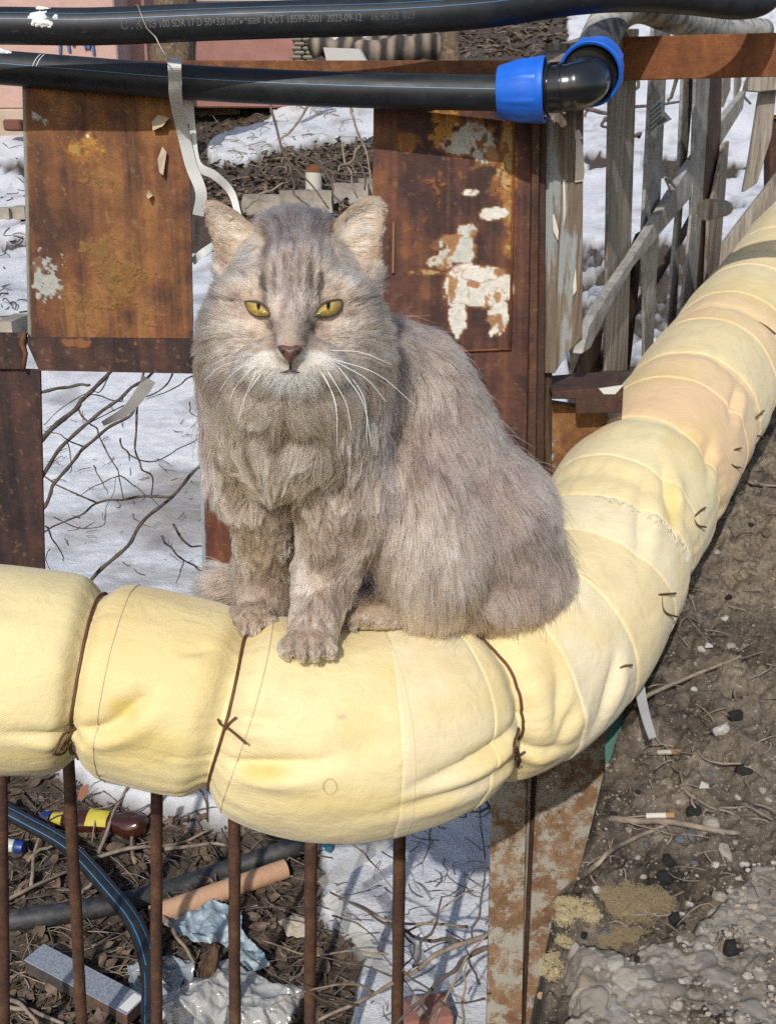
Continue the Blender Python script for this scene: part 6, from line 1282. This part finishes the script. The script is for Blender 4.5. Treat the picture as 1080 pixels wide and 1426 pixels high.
# weeds behind the cat
weed = thing('dry_weeds', tuple(TD(450, 290)), 'thin dry weed stems standing in the yard behind the cat', 'weeds')
for i, pl in enumerate(([(377, 143), (386, 190), (395, 215), (425, 250), (462, 292)], [(428, 142), (412, 175), (392, 200), (388, 212)], [(392, 205), (430, 222), (470, 240), (512, 246)], [(489, 150), (492, 175), (505, 205), (514, 245), (520, 270)], [(496, 192), (500, 225), (509, 268)], [(476, 200), (485, 235), (494, 275)], [(400, 228), (408, 262), (428, 292)], [(340, 290), (360, 272), (392, 258)], [(440, 215), (460, 250), (472, 280)], [(500, 205), (488, 225), (470, 240)])):
    n = 16; P = wiggle([W(x, y, 3.2) for x, y in pl], n, .02, 600 + i); mb = MB(); mb.tube(P, [.0042 * lerp(1, .6, k / 15) for k in range(n)], 6); build(mb, 'stem', tw2.m if i % 2 else tw.m, weed, True)
rb = thing('fallen_branch', tuple(W(880, 152, 4.5)), 'thin branches lying on the snow behind the pickets', 'branch')
for i, pl in enumerate(([(812, 150), (850, 155), (885, 152), (920, 147), (975, 145)], [(850, 155), (840, 170), (846, 178)], [(860, 105), (850, 125), (830, 145), (818, 165)], [(950, 100), (940, 130), (935, 145)], [(905, 90), (880, 120), (860, 150)], [(1040, 100), (1030, 130), (1045, 142)], [(890, 190), (880, 186), (868, 190)])):
    n = 14; P = wiggle([W(x, y, 5.0) for x, y in pl], n, .05, 700 + i); mb = MB(); mb.tube(P, [.011 * lerp(1, .5, k / 13) for k in range(n)], 6); build(mb, 'branch', tw.m, rb, True)

# ================================================================== SMALL THINGS ON THE BANK
for i, (pl, r, lab) in enumerate((([(882, 990), (920, 966), (965, 945), (1030, 920)], .0028, 'long grey stick on the bank beside the hanging cloth strip'), ([(848, 1148), (890, 1150), (930, 1152), (985, 1162), (1030, 1168)], .0034, 'thick grey stick lying across the bank'), ([(755, 1275), (810, 1225), (870, 1180), (935, 1150)], .0026, 'bent pale reed slanting down to the rusty post'), ([(1018, 1284), (1045, 1278), (1068, 1262), (1072, 1250)], .0028, 'short curved stick at the edge of the concrete'), ([(945, 1080), (955, 1108), (985, 1130), (1020, 1142)], .0014, 'thin forked stalk curving over the soil'), ([(980, 1136), (1010, 1132), (1044, 1130)], .0014, 'thin straight stalk right of the forked one'), ([(1040, 675), (1060, 680), (1085, 682)], .0022, 'pale stalk at the right edge beside the far pipe'))):
    n = 18; P = wiggle([BHit(x, y, .006) for x, y in pl], n, .004, 800 + i); mb = MB(); mb.tube(P, [r * lerp(1, .7, k / 17) for k in range(n)], 7); tag(build(mb, 'stick', tw2.m, None, True), lab, 'stick')
butt = simple('filter_paper', (.5, .46, .38), .8)
for (x0, y0, x1, y1, lab) in ((916, 1056, 944, 1055, 'white cigarette butt farther up the bank'), (899, 1145, 938, 1144, 'cigarette butt with brown end on the grey stick'), (738, 1404, 752, 1396, 'orange cigarette butt at the foot of the bank')):
    a = BHit(x0, y0, .007); b = BHit(x1, y1, .007); r = thing('cigarette_butt', tuple(a), lab, 'cigarette butt'); mb = MB(); mb.tube([a, lerp(a, b, .7)], .0028, 12); build(mb, 'paper', butt, r, False); mb = MB(); mb.tube([lerp(a, b, .701), b], .0029, 12); build(mb, 'filter_tip', simple('filter_brown', (.3, .17, .09), .8), r)
for (x, y, lab) in ((985, 906, 'flat white chip in the middle of the bank'), (978, 1102, 'torn white paper bit at the end of the stalk')):
    p = BHit(x, y, .005); mb = MB(); mb.prism([p + Vector(q) for q in ((-.005, -.003, 0), (.004, -.004, .001), (.006, .002, 0), (-.001, .004, .002))], (0, 0, .002)); tag(build(mb, 'white_chip', simple('chip_grey', (.42, .4, .36), .8)), lab, 'chip')
# tufts of glass wool
def wool(px, py, rpx, hit, lab, seed, n=2600, squash=.45, c0=(.17, .125, .07), c1=(.33, .26, .15)):
    n = int(n * 1.6)
    P = hit(px, py); d = project([P])[2][0]; R_ = rpx * d / F; v, f = rock_mesh(seed, 3, squash, .5); me_m = NT('wool_mass'); nn_ = me_m.noise(90, 5, .7); me_m.set(col=me_m.ramp(nn_, [(.35, tuple(q * .45 for q in c0)), (.65, c1)]), rough=1, spec=.05); me_m.bump(nn_, 1, .006)
    r0 = np.random.RandomState(seed + 90); VV = []; FF = []; off_ = 0; nb = 9
    for q in range(nb):
        vq, fq = rock_mesh(seed * 11 + q, 2, squash * r0.uniform(.7, 1.3), .55); a = r0.uniform(0, 6.3); rr = math.sqrt(r0.rand()) * .85; sc = r0.uniform(.22, .5)
        VV.append(vq * sc + np.array((math.cos(a) * rr, math.sin(a) * rr * .8, r0.uniform(-.05, .18)))); FF += [[i + off_ for i in g] for g in fq]; off_ += len(vq)
    v = np.concatenate(VV); f = FF; cen_ = np.repeat(np.array([q.mean(0) for q in VV]), [len(q) for q in VV], 0)
    v = v + (v - cen_) * (fbm(v * 5 + seed, 3, seed) - .5)[:, None] * 1.2; o = mesh('glass_wool', v * R_ + np.array(P), f, me_m.m, True); tag(o, lab, 'glass wool', 'tufts of glass wool on the bank')
    r_ = np.random.RandomState(seed); k = r_.randint(len(v), size=n); root = v[k] * R_ * .93; dr = (v - cen_)[k]; dr = dr / np.linalg.norm(dr, axis=1)[:, None] + r_.normal(size=(n, 3)) * .9; dr /= np.linalg.norm(dr, axis=1)[:, None]; side = np.cross(dr, r_.normal(size=(n, 3))); side /= np.linalg.norm(side, axis=1)[:, None]
    ln = R_ * r_.uniform(.12, .42, n); pts = np.stack([root + dr * (ln * t)[:, None] * .7 + side * (ln * .5 * math.sin(t * 3))[:, None] for t in np.linspace(0, 1, 5)], 1)
    h = bpy.data.hair_curves.new('fibres'); h.add_curves([5] * n); h.points.foreach_set('position', (pts + np.array(P) - np.array(o['_o'])).astype(np.float32).ravel()); h.points.foreach_set('radius', np.full(n * 5,   .00016, np.float32))
    m_ = simple('wool_fibre', tuple(.5 * (p + q) for p, q in zip(c0, c1)), .9); h.materials.append(m_); fo = bpy.data.objects.new('fibres', h); SC.collection.objects.link(fo); fo.parent = o
wool(885, 1262, 46, BHit, 'widest brownish tuft of glass wool on the soil', 3, 3600)
wool(800, 1272, 32, BHit, 'pale yellow tuft of glass wool at the edge of the bank', 4, 1500, .6, (.32, .25, .13), (.5, .42, .25))
wool(868, 1310, 34, BHit, 'smaller brownish tuft of glass wool near the concrete', 6, 1500)
wool(770, 1350, 28, BHit, 'smooth cream lump of glass wool below the bank edge', 5, 700, .95, (.34, .27, .14), (.52, .44, .27))
wool(785, 1312, 17, BHit, 'small cream tuft of glass wool between two larger ones', 7, 500, .9, (.34, .27, .14), (.5, .42, .26))
for o in bpy.data.objects:
    if '_o' in o: del o['_o']
